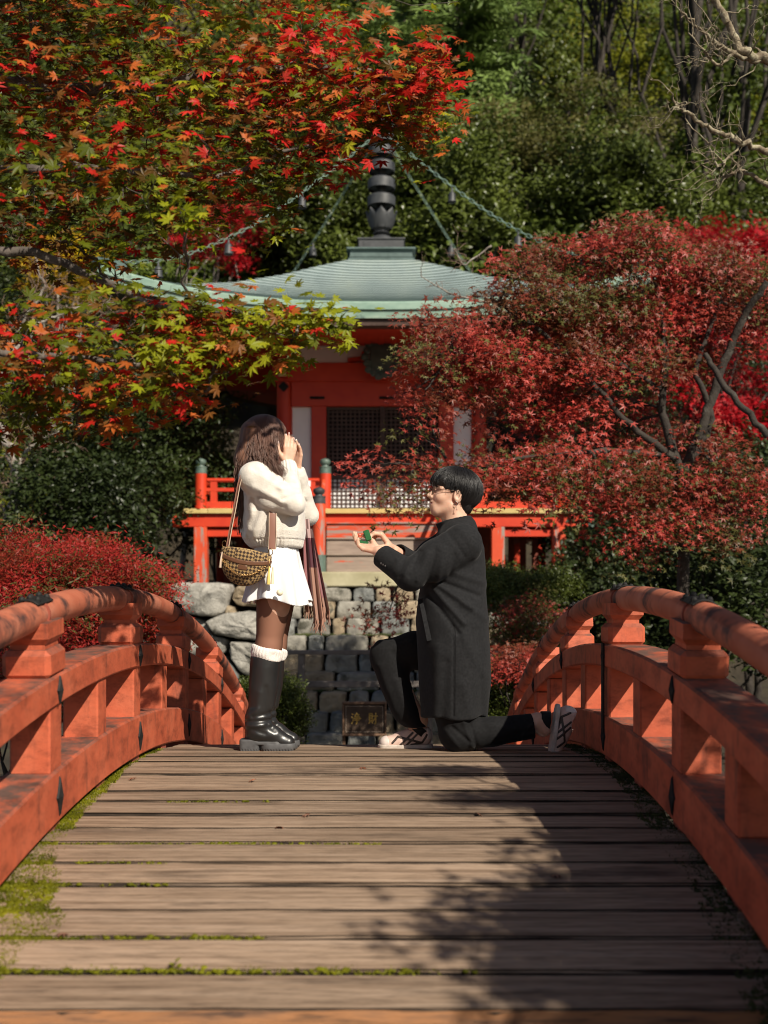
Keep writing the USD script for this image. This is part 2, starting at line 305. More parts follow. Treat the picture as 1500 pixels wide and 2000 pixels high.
def soften(m, it=2, lam=.5):
    """A little Laplacian smoothing."""
    v, f = m; e = np.vstack([f[:, [0, 1]], f[:, [1, 2]], f[:, [2, 0]]]); e = np.vstack([e, e[:, ::-1]])
    cnt = np.bincount(e[:, 0], minlength=len(v)).astype(float)[:, None]
    for i in range(it):
        a = np.stack([np.bincount(e[:, 0], weights=v[e[:, 1], k], minlength=len(v)) for k in range(3)], 1) / np.maximum(cnt, 1)
        v = v + lam * (a - v)
    return v, f
def nrm(v): v = np.asarray(v, float); return v / np.linalg.norm(v)
def hand_bones(w, u, a, n, L=.175, curl=((.2, .3, .2),) * 4, spread=.06, thumb=((.55, -.75, -.25), (.85, -.35, -.35)), r=.0082):
    """A hand: wrist w, u along the palm, a across from thumb side to little finger, n out of the back. Chains of (points, radii)."""
    w, u, a, n = np.asarray(w, float), nrm(u), nrm(a), nrm(n); q = L / .175; out = []
    for i, (ax, ul, fl) in enumerate(((-.029, .088, .072), (-.010, .091, .080), (.010, .087, .074), (.028, .079, .058))):
        k = w + u * ul * q + a * ax * q; d = nrm(u + a * spread * (i - 1.3)); pts = [w + u * .012 * q + a * ax * .55 * q, k]; rad = [r * 1.55, r * 1.25]; th = 0
        for s_, c in zip((.45, .31, .24), curl[i]):
            th += c; dd = d * math.cos(th) - n * math.sin(th); pts.append(pts[-1] + dd * fl * q * s_); rad.append(rad[-1] * .9 if len(rad) > 2 else r * 1.08)
        rad[-1] = r * .82; out.append((pts, rad))
    t0 = w + u * .018 * q - a * .022 * q - n * .004
    t1 = t0 + nrm(u * thumb[0][0] + a * thumb[0][1] + n * thumb[0][2]) * .044 * q
    t2 = t1 + nrm(u * (thumb[0][0] + thumb[1][0]) + a * (thumb[0][1] + thumb[1][1]) + n * (thumb[0][2] + thumb[1][2])) * .032 * q
    t3 = t2 + nrm(u * thumb[1][0] + a * thumb[1][1] + n * thumb[1][2]) * .026 * q
    out.append(([t0, t1, t2, t3], [r * 1.7, r * 1.35, r * 1.15, r * .95])); return out
def hand_sdf(p, bones):
    d = None
    for pts, rad in bones:
        e = cone(p, pts[0], pts[1], rad[0], rad[1]); d = e if d is None else smin(d, e, .012)
    for pts, rad in bones:
        e = chain_sdf(p, pts[1:], rad[1:], .004); d = smin(d, e, .005)
    return d
def head_sdf(p, c, R, s=1.0, mouth=0.0, ears=True):
    """A head with its face along +x of the rotation R (columns: forward, left, up); c is the middle of the skull."""
    q = ((p - np.asarray(c, float)) @ R) / s; qa = q.copy(); qa[:, 1] = np.abs(qa[:, 1])
    d = ell(q, (-.012, 0, .030), (.096, .076, .092))
    d = smin(d, ell(q, (.022, 0, -.030), (.066, .058, .082)), .035)
    d = smin(d, ell(q, (.060, 0, -.088), (.026, .030, .022)), .028)                    # chin
    d = smin(d, cone(qa, (.006, .050, -.062), (.056, .020, -.094), .018, .016), .022)      # jaw
    d = smin(d, ell(qa, (.054, .034, -.028), (.028, .024, .024)), .022)                 # cheek
    d = smin(d, cone(qa, (.077, .006, .020), (.066, .052, .016), .012, .010), .014)        # brow
    d = smax(d, -ell(qa, (.090, .031, .002), (.013, .017, .010)), .012)                 # socket
    d = smin(d, ell(qa, (.069, .031, .002), (.0135, .0135, .0125)), .003)              # eyeball
    d = smin(d, cone(q, (.082, 0, .012), (.109, 0, -.024), .006, .0105), .012)           # nose
    d = smin(d, ell(qa, (.093, .010, -.031), (.010, .0075, .007)), .006)
    d = smin(d, ell(q, (.078, 0, -.060), (.018, .028, .024)), .016)
    d = smin(d, ell(q, (.091, 0, -.053), (.009, .021, .0055)), .004); d = smin(d, ell(q, (.089, 0, -.067), (.009, .018, .0065)), .004)
    d = smax(d, -ell(q, (.098, 0, -.060), (.018, .020 + mouth * .5, .0022 + mouth)), .004)
    if ears:
        E = rotz(0) @ roty(.25)
        e = ell(qa, (-.014, .079, -.010), (.021, .010, .033), E); e = smax(e, -ell(qa, (-.010, .090, -.006), (.012, .009, .020), E), .006); d = smin(d, e, .008)
    return d * s
def dirs(f, up=(0, 0, 1)):
    f = nrm(f); l = nrm(np.cross(up, f)); return np.stack([f, l, np.cross(f, l)], 1)
def strands(parent, name, paths, w0, w1, material, label=None):
    """Hair as one set of tapering curves."""
    p = numbered(name, parent); off = LOC.get(parent, np.zeros(3)); c = UsdGeom.BasisCurves.Define(stage, p)
    c.CreateTypeAttr('linear'); n = len(paths[0])
    c.CreatePointsAttr(Vt.Vec3fArray.FromNumpy((np.vstack(paths) - off).astype(np.float32))); c.CreateCurveVertexCountsAttr(Vt.IntArray([n] * len(paths)))
    c.CreateWidthsAttr(Vt.FloatArray.FromNumpy(np.tile(np.linspace(w0, w1, n), len(paths)).astype(np.float32))); c.SetWidthsInterpolation('vertex')
    UsdShade.MaterialBindingAPI.Apply(c.GetPrim()).Bind(M[material]); tag(c.GetPrim(), label)
    return p

# ---- ground, hillside, water ----------------------------------------------------------------
def ground_z(x, y):
    x, y = np.asarray(x, float), np.asarray(y, float)
    pond = np.clip((9.6 - y) / 1.2, 0, 1) * np.clip((y + .2) / 1.0, 0, 1) * np.clip((7.5 - np.abs(x)) / 1.5, 0, 1)
    hill = np.clip(y - 25, 0, 50) * .72 + np.clip(y - 38, 0, 40) * .35 + np.clip((np.abs(x) - 14), 0, 30) * .12 * np.clip((y - 8) / 10, 0, 1)
    return -1.1 * pond + hill + .25 * (meshkit.fbm(np.stack([x * .35, y * .35, x * 0], -1), 3, 5) - .5) * np.clip((y - 18) / 5, 0, 1)
_gx = np.r_[np.linspace(-70, -16, 20), np.linspace(-15, 15, 61), np.linspace(16, 70, 20)]
_gy = np.r_[np.linspace(-40, -3, 12), np.linspace(-2, 30, 66), np.linspace(31, 75, 34)]
_X, _Y = np.meshgrid(_gx, _gy, indexing='ij')
top('ground', MB().grid(np.stack([_X, _Y, ground_z(_X, _Y)], -1)), 'earth', kind='structure', smooth=True)
_wx, _wy = np.meshgrid(np.linspace(-9, 9, 3), np.linspace(-.6, 10, 3), indexing='ij')
top('pond_water', MB().grid(np.stack([_wx, _wy, np.full((3, 3), -.62)], -1)), 'water', kind='structure')

# ---- arched bridge --------------------------------------------------------------------------
BC = -0.081
def deck_z(d): return ZE - .733 - .047 * (d - 4.94) ** 2
def deck_t(d):
    s = -.094 * (d - 4.94); return np.array([0, 1, s]) / math.hypot(1, s)
bridge = thing('arched_bridge', 'arched vermilion wooden footbridge with plank deck leading to the shrine', 'bridge', (BC, 4.94, float(deck_z(4.94))))
rng = np.random.default_rng(11)
GAPS = 2.833 + .171 * np.arange(-16, 44)
def plank(d0, d1, drop, seed, nosing=False):
    r = np.random.default_rng(seed); n = 27
    x = np.linspace(-1.075, 1.075, n) + r.normal(0, .004)
    e0 = .003 + .008 * meshkit.fbm(np.c_[x * 3.2, np.full(n, seed * 3.7), x * 0], 3, 1)
    e1 = .002 + .006 * meshkit.fbm(np.c_[x * 3.2, np.full(n, seed * 9.1), x * 0], 3, 2)
    zt = r.normal(0, .0025) + .003 * (meshkit.fbm(np.c_[x * 2, np.full(n, seed * 1.7), x * 0], 2, 3) - .5)
    tilt = r.normal(0, .003); th = .055
    bev = .0025 + .013 * np.clip(meshkit.fbm(np.c_[x * 2.1, np.full(n, seed * 5.3), x * 0], 3, 7) - .25, 0, 1)
    rows = []
    for (sd, dz) in ((0, -th), (0, -.013), (.0101, -.005), (.030, -.0008), (.5, .0012), (1.0 - .012 / (d1 - d0), -.001), (1, -.010), (1, -th)):
        dd = d0 + e0 + (d1 - d0 - e0 - e1) * sd + (bev if dz == -.005 else 0)
        rows.append(np.stack([BC + x, dd, deck_z(dd) + (dz * bev / .008 if dz == -.013 else dz) + zt - drop + tilt * (sd - .5)], -1))
    V = np.stack(rows, 0)[:, :, :]
    m = MB(); m.grid(V[::-1])
    for e in (0, -1):
        q = V[:, e]; c = q.mean(0); k = len(q)
        f = [[i, i + 1, k] for i in range(k - 1)]; f = f if e == 0 else [[b, a, c_] for a, b, c_ in f]
        m.add(np.vstack([q, c]), f)
    return m
for i in range(len(GAPS) - 1):
    d0, d1 = GAPS[i], GAPS[i + 1]
    if d0 < .15 or d1 > 10.1: continue
    part(bridge, 'deck_plank', plank(d0, d1, .052 if d1 < 2.70 else 0, i), f'deck_wood_{"abcdef"[(i * 5 + i // 3) % 6]}', smooth=35)
_d = 2.662
part(bridge, 'deck_nosing', MB().grid(np.stack([np.stack([BC + np.linspace(-1.07, 1.07, 30), np.full(30, _d + .006 - .004 * k) + .004 * np.sin(np.linspace(0, 40, 30) + k), np.full(30, float(deck_z(_d)) - .004 - .014 * k)], -1) for k in range(5)], 0)), 'deck_end_worn', smooth=True, label='worn orange edge of the step at the near end of the deck')
g = MB()
for xx in (-.8, 0, .8):
    ds = np.linspace(.2, 10, 40)
    for k in range(39):
        a, b = ds[k], ds[k + 1]; c = (a + b) / 2
        g.box((BC + xx, c, deck_z(c) - .17), (.18, (b - a) * 1.06, .2), R=rotx(math.atan(-.094 * (c - 4.94))))
part(bridge, 'girder', g, 'bridge_paint_dark')

def sweep(m, d0, d1, x0, x1, h0, h1, ch=.008, step=.1):
    """A box section following the arch."""
    n = max(2, int((d1 - d0) / step)); ds = np.linspace(d0, d1, n + 1); sec = []
    for (a, b) in ((x0, h0 + ch), (x0, h1 - ch), (x0 + ch, h1), (x1 - ch, h1), (x1, h1 - ch), (x1, h0 + ch), (x1 - ch, h0), (x0 + ch, h0), (x0, h0 + ch)):
        sec.append(np.stack([np.full(n + 1, BC + a), ds, deck_z(ds) + b], -1))
    V = np.stack(sec, 0); m.grid(V)
    for e, fl in ((0, False), (-1, True)):
        q = V[:-1, e]; k = len(q); f = [[i, (i + 1) % k, k] for i in range(k)]
        m.add(np.vstack([q, q.mean(0)]), [[b, a, c] for a, b, c in f] if not fl else f)
    return m
POSTS = 3.85 + 1.24 * np.arange(-3, 6)
def diamond(m, x, d, z, s, side):
    """An iron lozenge with a raised boss on the inner face of a beam."""
    t = deck_t(d); w, h = .030 * s, .060 * s
    c = np.array([x, d, z]); X = np.array([-side, 0, 0])
    out = [c + np.array([0, 0, h]), c + t * w * .55 + np.array([0, 0, h * .30]), c + t * w, c + t * w * .55 - np.array([0, 0, h * .30]), c - np.array([0, 0, h]),
           c - t * w * .55 - np.array([0, 0, h * .30]), c - t * w, c - t * w * .55 + np.array([0, 0, h * .30])]
    lo = [p for p in out]; hi = [c + (p - c) * .88 + X * .006 for p in out]; boss = [c + (p - c) * .30 + X * .012 for p in out]
    v = np.array(lo + hi + boss + [c + X * .015]); n = 8; f = []
    for a in (0, 8):
        for i in range(8):
            j = (i + 1) % 8; f += [[a + i, a + j, a + 8 + j], [a + i, a + 8 + j, a + 8 + i]]
    for i in range(8): f.append([16 + i, 16 + (i + 1) % 8, 24])
    f = np.array(f); f = f[:, ::-1] if side > 0 else f
    m.add(v, f)
for side in (-1, 1):
    xi, xo, xc = side * 1.055, side * 1.225, side * 1.14
    for k in range(len(POSTS) - 1):
        a, b = POSTS[k] + .002, POSTS[k + 1] - .002
        a0 = max(a, .3); b0 = min(b, 9.8)
        if b0 - a0 < .3: continue
        part(bridge, 'lower_beam', sweep(MB(), a0, b0, min(xi, xo), max(xi, xo), .022, .205), 'bridge_paint', smooth=40)
        part(bridge, 'upper_beam', sweep(MB(), a0, b0, min(xi, xo), max(xi, xo), .425, .53), 'bridge_paint', smooth=40)
        ds = np.linspace(a0, b0, 12)
        part(bridge, 'handrail', MB().tube(np.stack([np.full(12, BC + xc), ds, deck_z(ds) + .735], -1), np.r_[.050, np.full(10, .055), .050], 18), 'bridge_handrail', smooth=40)
    for d in 3.85 + .62 * np.arange(-5, 10):
        z = deck_z(d); rx = rotx(math.atan(-.094 * (d - 4.94)) * .0)
        part(bridge, 'baluster', MB().box((BC + side * 1.135, d, z + .315), (.138, .135, .245), ch=.007), 'bridge_paint', smooth=30)
        part(bridge, 'beam_foot', MB().box((BC + side * 1.14, d, z + .008), (.14, .12, .05), ch=.004), 'bridge_paint_dark')
    for d in POSTS:
        if d < .6 or d > 9.6: continue
        z = float(deck_z(d)); R = rotx(math.atan(-.094 * (d - 4.94)))
        b = part(bridge, 'post_block', MB().box((BC + xc, d, z + .574), (.165, .20, .10), R=R, ch=.018), 'bridge_paint', smooth=30)
        m = MB(); top_, bot_ = .075, .052
        v = []
        for (h, hx, hy) in ((.615, .058, .075), (.640, .058, .075), (.662, .075, .092), (.715, .075, .092)):
            for sx, sy in ((-1, -1), (1, -1), (1, 1), (-1, 1)): v.append(R @ np.array([sx * hx, sy * hy, h - .66]) + np.array([BC + xc, d, z + .66]))
        f = []
        for r in range(3):
            for i in range(4): f.append([r * 4 + i, r * 4 + (i + 1) % 4, r * 4 + 4 + (i + 1) % 4, r * 4 + 4 + i])
        f.append([12, 13, 14, 15]); m.add(np.array(v), f)
        part(bridge, 'rail_cradle', m, 'bridge_paint')
        s = MB(); t = deck_t(d); upn = np.array([0, -t[2], t[1]])
        for k in range(5):
            an = (k - 2) * .30; c = np.array([BC + xc, d, z + .735]) + .0575 * (upn * math.cos(an) + np.array([1, 0, 0]) * math.sin(an))
            s.box(c, (.022, .17, .006), R=R @ roty(an), ch=.002)
        for sx in (-1, 0, 1):
            for sy in (-1, 1): s.lathe([(.011, 0), (.012, .008), (.008, .016), (0, .019)], np.array([BC + xc + sx * .027, d + sy * .05, z + .735 + .056]) + np.array([0, 0, -.0065 * abs(sx)]) + np.array([0, 0, t[2] * sy * .05]), 8)
        part(bridge, 'iron_saddle', s, 'iron_black', smooth=30)
        part(bridge, 'iron_band', MB().tube(np.stack([np.full(4, BC + xc), np.linspace(d - .006, d + .006, 4), deck_z(np.linspace(d - .006, d + .006, 4)) + .735], -1), .0565, 18), 'bridge_paint_dark')
        for hz, sc in ((.477, .85), (.112, 1.15)):
            dm = MB(); diamond(dm, BC + xi - side * .001, d, z + hz, sc, side)
            part(bridge, 'iron_diamond', dm, 'iron_black')
m = MB(); m.box((BC + 1.05, POSTS[3] + 1.24, float(deck_z(POSTS[4])) + .315), (.010, .035, .44)); part(bridge, 'iron_strap', m, 'iron_black')

# ---- shrine hall ----------------------------------------------------------------------------
HX, HY = -.146, 20.0
PZ = ZE + .24                     # top of the stone platform
hall = thing('shrine_hall', 'small vermilion shrine hall with green copper pyramid roof and dark ringed spire', 'shrine', (HX, HY, PZ))
def hx(px, d): return XAT(px, d)
WD = 18.4                         # front wall
FZ = ZE + 1.374                   # veranda floor
def zc_(u): return 4.22 + 1.67 * (.55 * u + .45 * u * u)
_uh, _zh = [0, .15, .3, .5, .7, .85, 1], [4.76, 4.72, 4.78, 5.01, 5.33, 5.62, 5.89]
def roof_pt(u, s, side, dz=0.0, out=0.0):
    u = np.asarray(u, float); s = np.asarray(s, float)
    hw = 4.0 + out - (3.45) * u
    z = ZE + zc_(u) + (np.interp(u, _uh, _zh) - zc_(u)) * np.abs(s) ** 2.5 + dz
    x, y = s * hw, -hw * np.ones_like(s)
    c, sn = math.cos(side * math.pi / 2), math.sin(side * math.pi / 2)
    return np.stack([HX + c * x - sn * y, HY + sn * x + c * y, z], -1)
S_ = np.sin(np.linspace(-1, 1, 33) * math.pi / 2)
for side in range(4):
    m = MB(); sm_ = MB(); N = 26; U = np.linspace(0, 1, N + 1)
    for k in range(N):
        r = [roof_pt(np.full(33, U[k]), S_, side, .0), roof_pt(np.full(33, U[k]), S_, side, .014, .008), roof_pt(np.full(33, U[k + 1]), S_, side, .0)]
        m.grid(np.stack(r[1:], 0)); sm_.grid(np.stack([roof_pt(np.full(33, U[k]), S_, side, -.002, -.002), r[1]], 0))
    part(hall, 'roof_slope', m, 'copper_roof', smooth=20); part(hall, 'course_seams', sm_, 'copper_seam', kind='stuff')
    e = MB()
    rows = [roof_pt(np.zeros(33), S_, side, dz, out) for dz, out in ((.03, .008), (.012, .02), (-.085, .02), (-.09, -.01), (-.20, -.03))]
    e.grid(np.stack(rows, 0)[::-1]); part(hall, 'eave_edge', e, 'copper_edge', smooth=20)
    e = MB(); rows = [roof_pt(np.zeros(33), S_, side, dz, out) for dz, out in ((-.20, -.03), (-.205, -.07), (-.29, -.09), (-.28, -.35))]
    e.grid(np.stack(rows, 0)[::-1]); part(hall, 'eave_board', e, 'copper_dark' if side in (1, 3) else 'lattice_wood', smooth=20)
    # soffit
    so = MB(); rows = []
    for t in np.linspace(0, 1, 6):
        hw = 3.66 + (1.6 - 3.66) * t
        z = ZE + (1 - t) * (4.22 - .27) + t * 4.16 + (1 - t) ** 1.5 * .50 * np.abs(S_) ** 2.5
        c, sn = math.cos(side * math.pi / 2), math.sin(side * math.pi / 2); x, y = S_ * hw, -hw * np.ones(33)
        rows.append(np.stack([HX + c * x - sn * y, HY + sn * x + c * y, z], -1))
    so.grid(np.stack(rows, 0)); part(hall, 'soffit', so, 'vermilion', smooth=True)
    # rafters with yellow ends
    c, sn = math.cos(side * math.pi / 2), math.sin(side * math.pi / 2)
    for k in range(-15, 16):
        x = k * .205
        def w(xx, yy, zz): return (HX + c * xx - sn * yy, HY + sn * xx + c * yy, zz)
        lift = .45 * (abs(x) / 3.6) ** 2.5
        y0, y1, z0, z1 = -3.05, -1.7, ZE + 4.06 + lift, ZE + 4.18
        L = math.hypot(y1 - y0, z1 - z0); R = rotz(side * math.pi / 2) @ rotx(math.atan2(z1 - z0, y1 - y0))
        rf = part(hall, 'rafter', MB().box(w(x, (y0 + y1) / 2, (z0 + z1) / 2), (.085, L, .095), R=R, ch=.005), 'vermilion')
        if side == 0: part(rf, 'rafter_end', MB().box(w(x, y0 - .004, z0), (.079, .012, .089), R=R), 'yellow_paint')
# spire
sp = MB(); m = MB(); m.box((HX, HY, ZE + 5.99), (1.08, 1.08, .17)); m.box((HX, HY, ZE + 6.085), (1.20, 1.20, .03), ch=.004); m.box((HX, HY, ZE + 5.90), (1.15, 1.15, .035), ch=.004); m.box((HX, HY, ZE + 5.955), (1.10, 1.10, .02))
part(hall, 'spire_platform', m, 'copper_dark')
m = MB(); m.box((HX, HY, ZE + 6.20), (.80, .80, .21), ch=.01); m.box((HX, HY, ZE + 6.31), (.84, .84, .03), ch=.005)
m.box((HX, HY - .402, ZE + 6.2), (.62, .012, .13)); part(hall, 'spire_base', m, 'bronze_dark')
zb = ZE + 6.325
part(hall, 'spire_bowl', MB().lathe([(.24, 0), (.24, .03), (.225, .08), (.17, .125), (.11, .15), (.10, .17), (.15, .185), (.16, .20), (.14, .215), (.115, .225), (.115, .25), (.13, .27), (.17, .30)], (HX, HY, zb), 28), 'bronze_dark', smooth=40)
for k in range(8):
    a = k * math.pi / 4 + math.pi / 8 * 0 - math.pi / 2; V = np.zeros((7, 7, 3))
    for i, t in enumerate(np.linspace(0, 1, 7)):
        r = .165 + .075 * math.sin(t * 1.9) + .03 * t ** 4; z = .27 + .34 * t
        w = .095 * (math.sin(min(1, .35 + t) * math.pi * .62) if t < .75 else (1 - t) * 3.6 * .93)
        for j, q in enumerate(np.linspace(-1, 1, 7)):
            rr = r + .02 * (1 - q * q); x = q * w
            V[i, j] = [HX + math.cos(a) * rr - math.sin(a) * x, HY + math.sin(a) * rr + math.cos(a) * x, zb + z]
    pm = MB().grid(V); pm.grid((V - [HX, HY, 0]) * [.93, .93, 1] + [HX, HY, 0]); part(hall, 'lotus_petal', pm, 'bronze_dark', smooth=True)
part(hall, 'spire_shaft', MB().lathe([(.12, .25), (.135, .4), (.12, .6), (.075, .66), (.075, 2.38), (.05, 2.40), (.05, 2.45), (.11, 2.5), (.14, 2.6), (.10, 2.72), (.03, 2.82), (0, 2.9)], (HX, HY, zb), 20), 'bronze_dark', smooth=40)
for k, z in enumerate((.675, .985, 1.29, 1.565, 1.82, 2.07)):
    R0 = .250 - .006 * k; h = .165 - .008 * k
    part(hall, 'spire_ring', MB().lathe([(.09, z + .05), (R0 * .90, z + .045), (R0 * .95, z), (R0, z), (R0 * 1.01, z + h * .5), (R0, z + h), (R0 * .90, z + h + .025), (R0 * .55, z + h + .05), (R0 * .44, z + h + .085), (.088, z + h + .09)], (HX, HY, zb), 36), 'bronze_dark', smooth=30)
# chains with bells
TOPP = np.array([HX, HY, ZE + 8.35])
def chain(corner, sag, bells):
    n = 58; t = np.linspace(0, 1, n); p = TOPP * (1 - t)[:, None] + corner * t[:, None]; p[:, 2] -= sag * 4 * t * (1 - t) * (.55 + .9 * t)
    m = MB()
    for i in range(n - 1):
        q0, q1 = p[i], p[i + 1]; c = (q0 + q1) / 2; d = (q1 - q0); L = np.linalg.norm(d) * .62; d = d / np.linalg.norm(d)
        u = np.cross(d, [0, 0, 1.0]); u /= np.linalg.norm(u); w = np.cross(u, d) if i % 2 else u
        an = np.linspace(0, 2 * np.pi, 11); m.tube(c + np.outer(np.cos(an) * L, d) + np.outer(np.sin(an) * .024, w), .0075, 4, caps=False)
    part(hall, 'chain', m, 'chain_metal')
    for b in bells:
        c = np.array([np.interp(b, t, p[:, k]) for k in range(3)])
        bm = MB().lathe([(.075, -.26), (.062, -.22), (.058, -.13), (.045, -.10), (.02, -.085), (.012, -.02), (.0, -.015)], c, 14)
        bm.tube([c + [0, 0, -.09], c + [0, 0, .0]], .012, 5); bm.box(c + [0, 0, -.245], (.09, .012, .05)); part(hall, 'bell', bm, 'bronze_dark', smooth=40)
def corner(sx, sy): return np.array([HX + sx * 3.98, HY + sy * 3.98, ZE + 4.86])
chain(corner(-1, -1), .55, (.33, .60, .83)); chain(corner(1, -1), .55, (.30, .55, .80)); chain(corner(-1, 1), .55, (.33, .6)); chain(corner(1, 1), .55, (.33, .6))
for sx in (-1, 1):
    q = corner(sx, -1); part(hall, 'corner_tip', MB().box(q + [-sx * .1, .1, -.04], (.16, .5, .09), R=rotz(sx * math.pi / 4), ch=.02), 'copper_dark')

# wall of the front
def wbox(px0, px1, py0, py1, d0, d1, ch=.006):
    """A box whose front face at depth d0 covers those photograph pixels, reaching back to d1."""
    return MB().span((XAT(px0, d0), d0, ZAT(py1, d0)), (XAT(px1, d0), d1, ZAT(py0, d0)), ch=ch)
FP = 1170 - 1.374 * FPX / WD      # pixel row of the floor at the wall
for a, b in ((541, 570), (921, 950)):
    part(hall, 'column', MB().lathe([(.128, FZ), (.128, ZAT(712, WD))], (XAT((a + b) / 2, WD), WD + .06, 0), 20), 'vermilion', smooth=40)
    part(hall, 'column', MB().lathe([(.128, FZ), (.128, ZAT(712, WD))], (XAT((a + b) / 2, WD), WD + 3.14, 0), 20), 'vermilion', smooth=40)
for a, b in ((570, 608), (885, 921)): part(hall, 'wall_panel', wbox(a, b, 793, FP, WD + .05, WD + .12), 'plaster', label='white plaster panel beside the door')
for a, b in ((608, 637), (857, 886)): part(hall, 'door_jamb', wbox(a, b, 793, FP, WD - .02, WD + .14), 'vermilion')
part(hall, 'lintel', wbox(569, 922, 745, 793, WD - .045, WD + .14), 'vermilion')
part(hall, 'tie_beam', wbox(532, 959, 708, 744.5, WD - .09, WD + .16), 'vermilion')
part(hall, 'gable_plaster', wbox(566, 926, 664, 708, WD + .03, WD + .1), 'plaster', label='pale plaster strip under the eaves')
part(hall, 'bracket_beam', wbox(520, 970, 640, 664, WD - .10, WD + .15), 'vermilion')
m = MB()
for k in range(11):
    a = math.pi * (k / 10); m.box((XAT(745.5, WD) + .30 * math.cos(a), WD - .03, ZAT(708, WD) + .05 + .22 * math.sin(a)), (.09, .07, .10), R=roty(-a + math.pi / 2))
for s in (-1, 1): m.box((XAT(745.5, WD) + s * .42, WD - .03, ZAT(708, WD) + .045), (.28, .07, .08), R=roty(s * .12), ch=.02)
part(hall, 'frog_leg_strut', m, 'vermilion')
for x in (555, 935):
    part(hall, 'bracket_block', MB().box((XAT(x, WD), WD + .02, ZAT(675, WD)), (.34, .34, .14), ch=.03), 'vermilion')
    part(hall, 'bracket_arm', MB().box((XAT(x, WD), WD + .02, ZAT(655, WD)), (.95, .14, .13), ch=.03), 'vermilion')
    k = part(hall, 'beam_nose', MB().box((XAT(x, WD), WD - .19, ZAT(722, WD)), (.15, .24, .30), ch=.01), 'vermilion')
    for j in range(4): part(k, 'nose_stripe', MB().box((XAT(x, WD), WD - .315, ZAT(712 + 9 * j, WD)), (.135, .012, .058)), 'yellow_paint')
    part(hall, 'iron_flower', MB().lathe([(.0, -.02), (.065, -.02), (.075, 0), (.045, .015), (.03, .03), (0, .035)][::-1], (0, 0, 0), 8).box((0, 0, 0), (.01, .01, .01)) if False else
         MB().box((XAT(x, WD), WD - .10, ZAT(757, WD)), (.13, .03, .13), R=roty(math.pi / 4), ch=.02), 'iron_black')
for x in (620, 755, 870): 
    m = MB(); m.box((XAT(x, WD), WD - .055, ZAT(778, WD)), (.24, .02, .045), ch=.008); m.lathe([(.02, -.0), (.05, .01), (.03, .03), (0, .035)], (XAT(x, WD), WD - .07, ZAT(779.5, WD)), 8)
    part(hall, 'iron_fitting', m, 'iron_black')
# carved plaque under the eaves, dark
m = MB(); c = np.array([XAT(745, WD), WD - .30, ZAT(705, WD)])
R = rotx(-.18); m.box(c, (.36, .06, .52), R=R, ch=.01); 
for k in range(18):
    a = 2 * math.pi * k / 18; m.box(c + R @ np.array([.24 * math.cos(a) * (1 + .10 * (k % 2)), -.01, .31 * math.sin(a) * (1 + .08 * (k % 2))]), (.12, .08, .12), R=R @ roty(a), ch=.03)
part(hall, 'carved_plaque', m, 'copper_dark')
# lattice doors
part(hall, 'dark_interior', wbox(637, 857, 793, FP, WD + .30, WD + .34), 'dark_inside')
for a, b in ((637, 743), (751, 857)):
    leaf = part(hall, 'door_leaf', MB().span((XAT(a, WD), WD + .03, ZAT(936, WD)), (XAT(b, WD), WD + .072, ZAT(928, WD)), ch=.004), 'lattice_wood')
    part(leaf, 'top_rail', MB().span((XAT(a, WD), WD + .03, ZAT(800, WD)), (XAT(b, WD), WD + .072, ZAT(793, WD)), ch=.004), 'lattice_wood')
    m = MB(); pitch = 8.65
    for x in np.arange(a + pitch / 2, b, pitch): m.span((XAT(x - 1.55, WD), WD + .044, ZAT(FP, WD)), (XAT(x + 1.55, WD), WD + .058, ZAT(797, WD)))
    for y in np.arange(800 + 4, FP, 8.15): m.span((XAT(a, WD), WD + .046, ZAT(y + 1.35, WD)), (XAT(b, WD), WD + .056, ZAT(y - 1.35, WD)))
    part(leaf, 'lattice_bars', m, 'lattice_wood', kind='stuff')
    part(leaf, 'paper_backing', wbox(a, b, 932, FP, WD + .060, WD + .075, 0), 'plaster')
part(hall, 'door_stile', wbox(742, 752, 793, FP, WD - .01, WD + .09), 'lattice_wood')
m = MB(); m.span((HX - 1.6, WD + .35, FZ), (HX - 1.56, WD + 3.1, ZAT(712, WD))); m.span((HX + 1.56, WD + .35, FZ), (HX + 1.6, WD + 3.1, ZAT(712, WD))); m.span((HX - 1.6, WD + 3.1, FZ), (HX + 1.6, WD + 3.14, ZAT(712, WD)))
part(hall, 'side_wall', m, 'vermilion')
m = MB(); m.span((HX - 1.65, WD - .02, ZAT(640, WD)), (HX + 1.65, WD + 3.2, ZAT(640, WD) + .1)); part(hall, 'ceiling', m, 'vermilion')

# veranda: floor boards, beams, posts, rails
VF = 17.0; VW = 3.0
def xs(px): return XAT(px, VF)
xb_ = [-3.0, -2.62, -1.95, -1.3, -.16, .43, 1.05, 1.72, 2.4, 3.0]
for k in range(9): part(hall, 'veranda_edge_board', MB().span((HX + xb_[k] + .003, VF + .004 * (k % 2), FZ - .075), (HX + xb_[k + 1] - .003, VF + .30, FZ + .003 * (k % 3)), ch=.006), 'yellow_paint')
for x in np.arange(-VW, VW - .01, .25): part(hall, 'veranda_board', MB().span((HX + x + .003, VF + .304, FZ - .070), (HX + x + .247, VF + 1.42, FZ - .004), ch=.006), 'lattice_wood')
for s in (-1, 1):
    for y in np.arange(VF + 1.42, HY + 3, .27):
        part(hall, 'veranda_board', MB().span((HX + s * 1.62, y + .003, FZ - .075), (HX + s * VW, y + .267, FZ), ch=.006), 'yellow_paint')
part(hall, 'veranda_beam', MB().span((HX - 3.17, VF + .07, FZ - .075 - .20), (HX + 3.17, VF + .25, FZ - .078), ch=.008), 'vermilion')
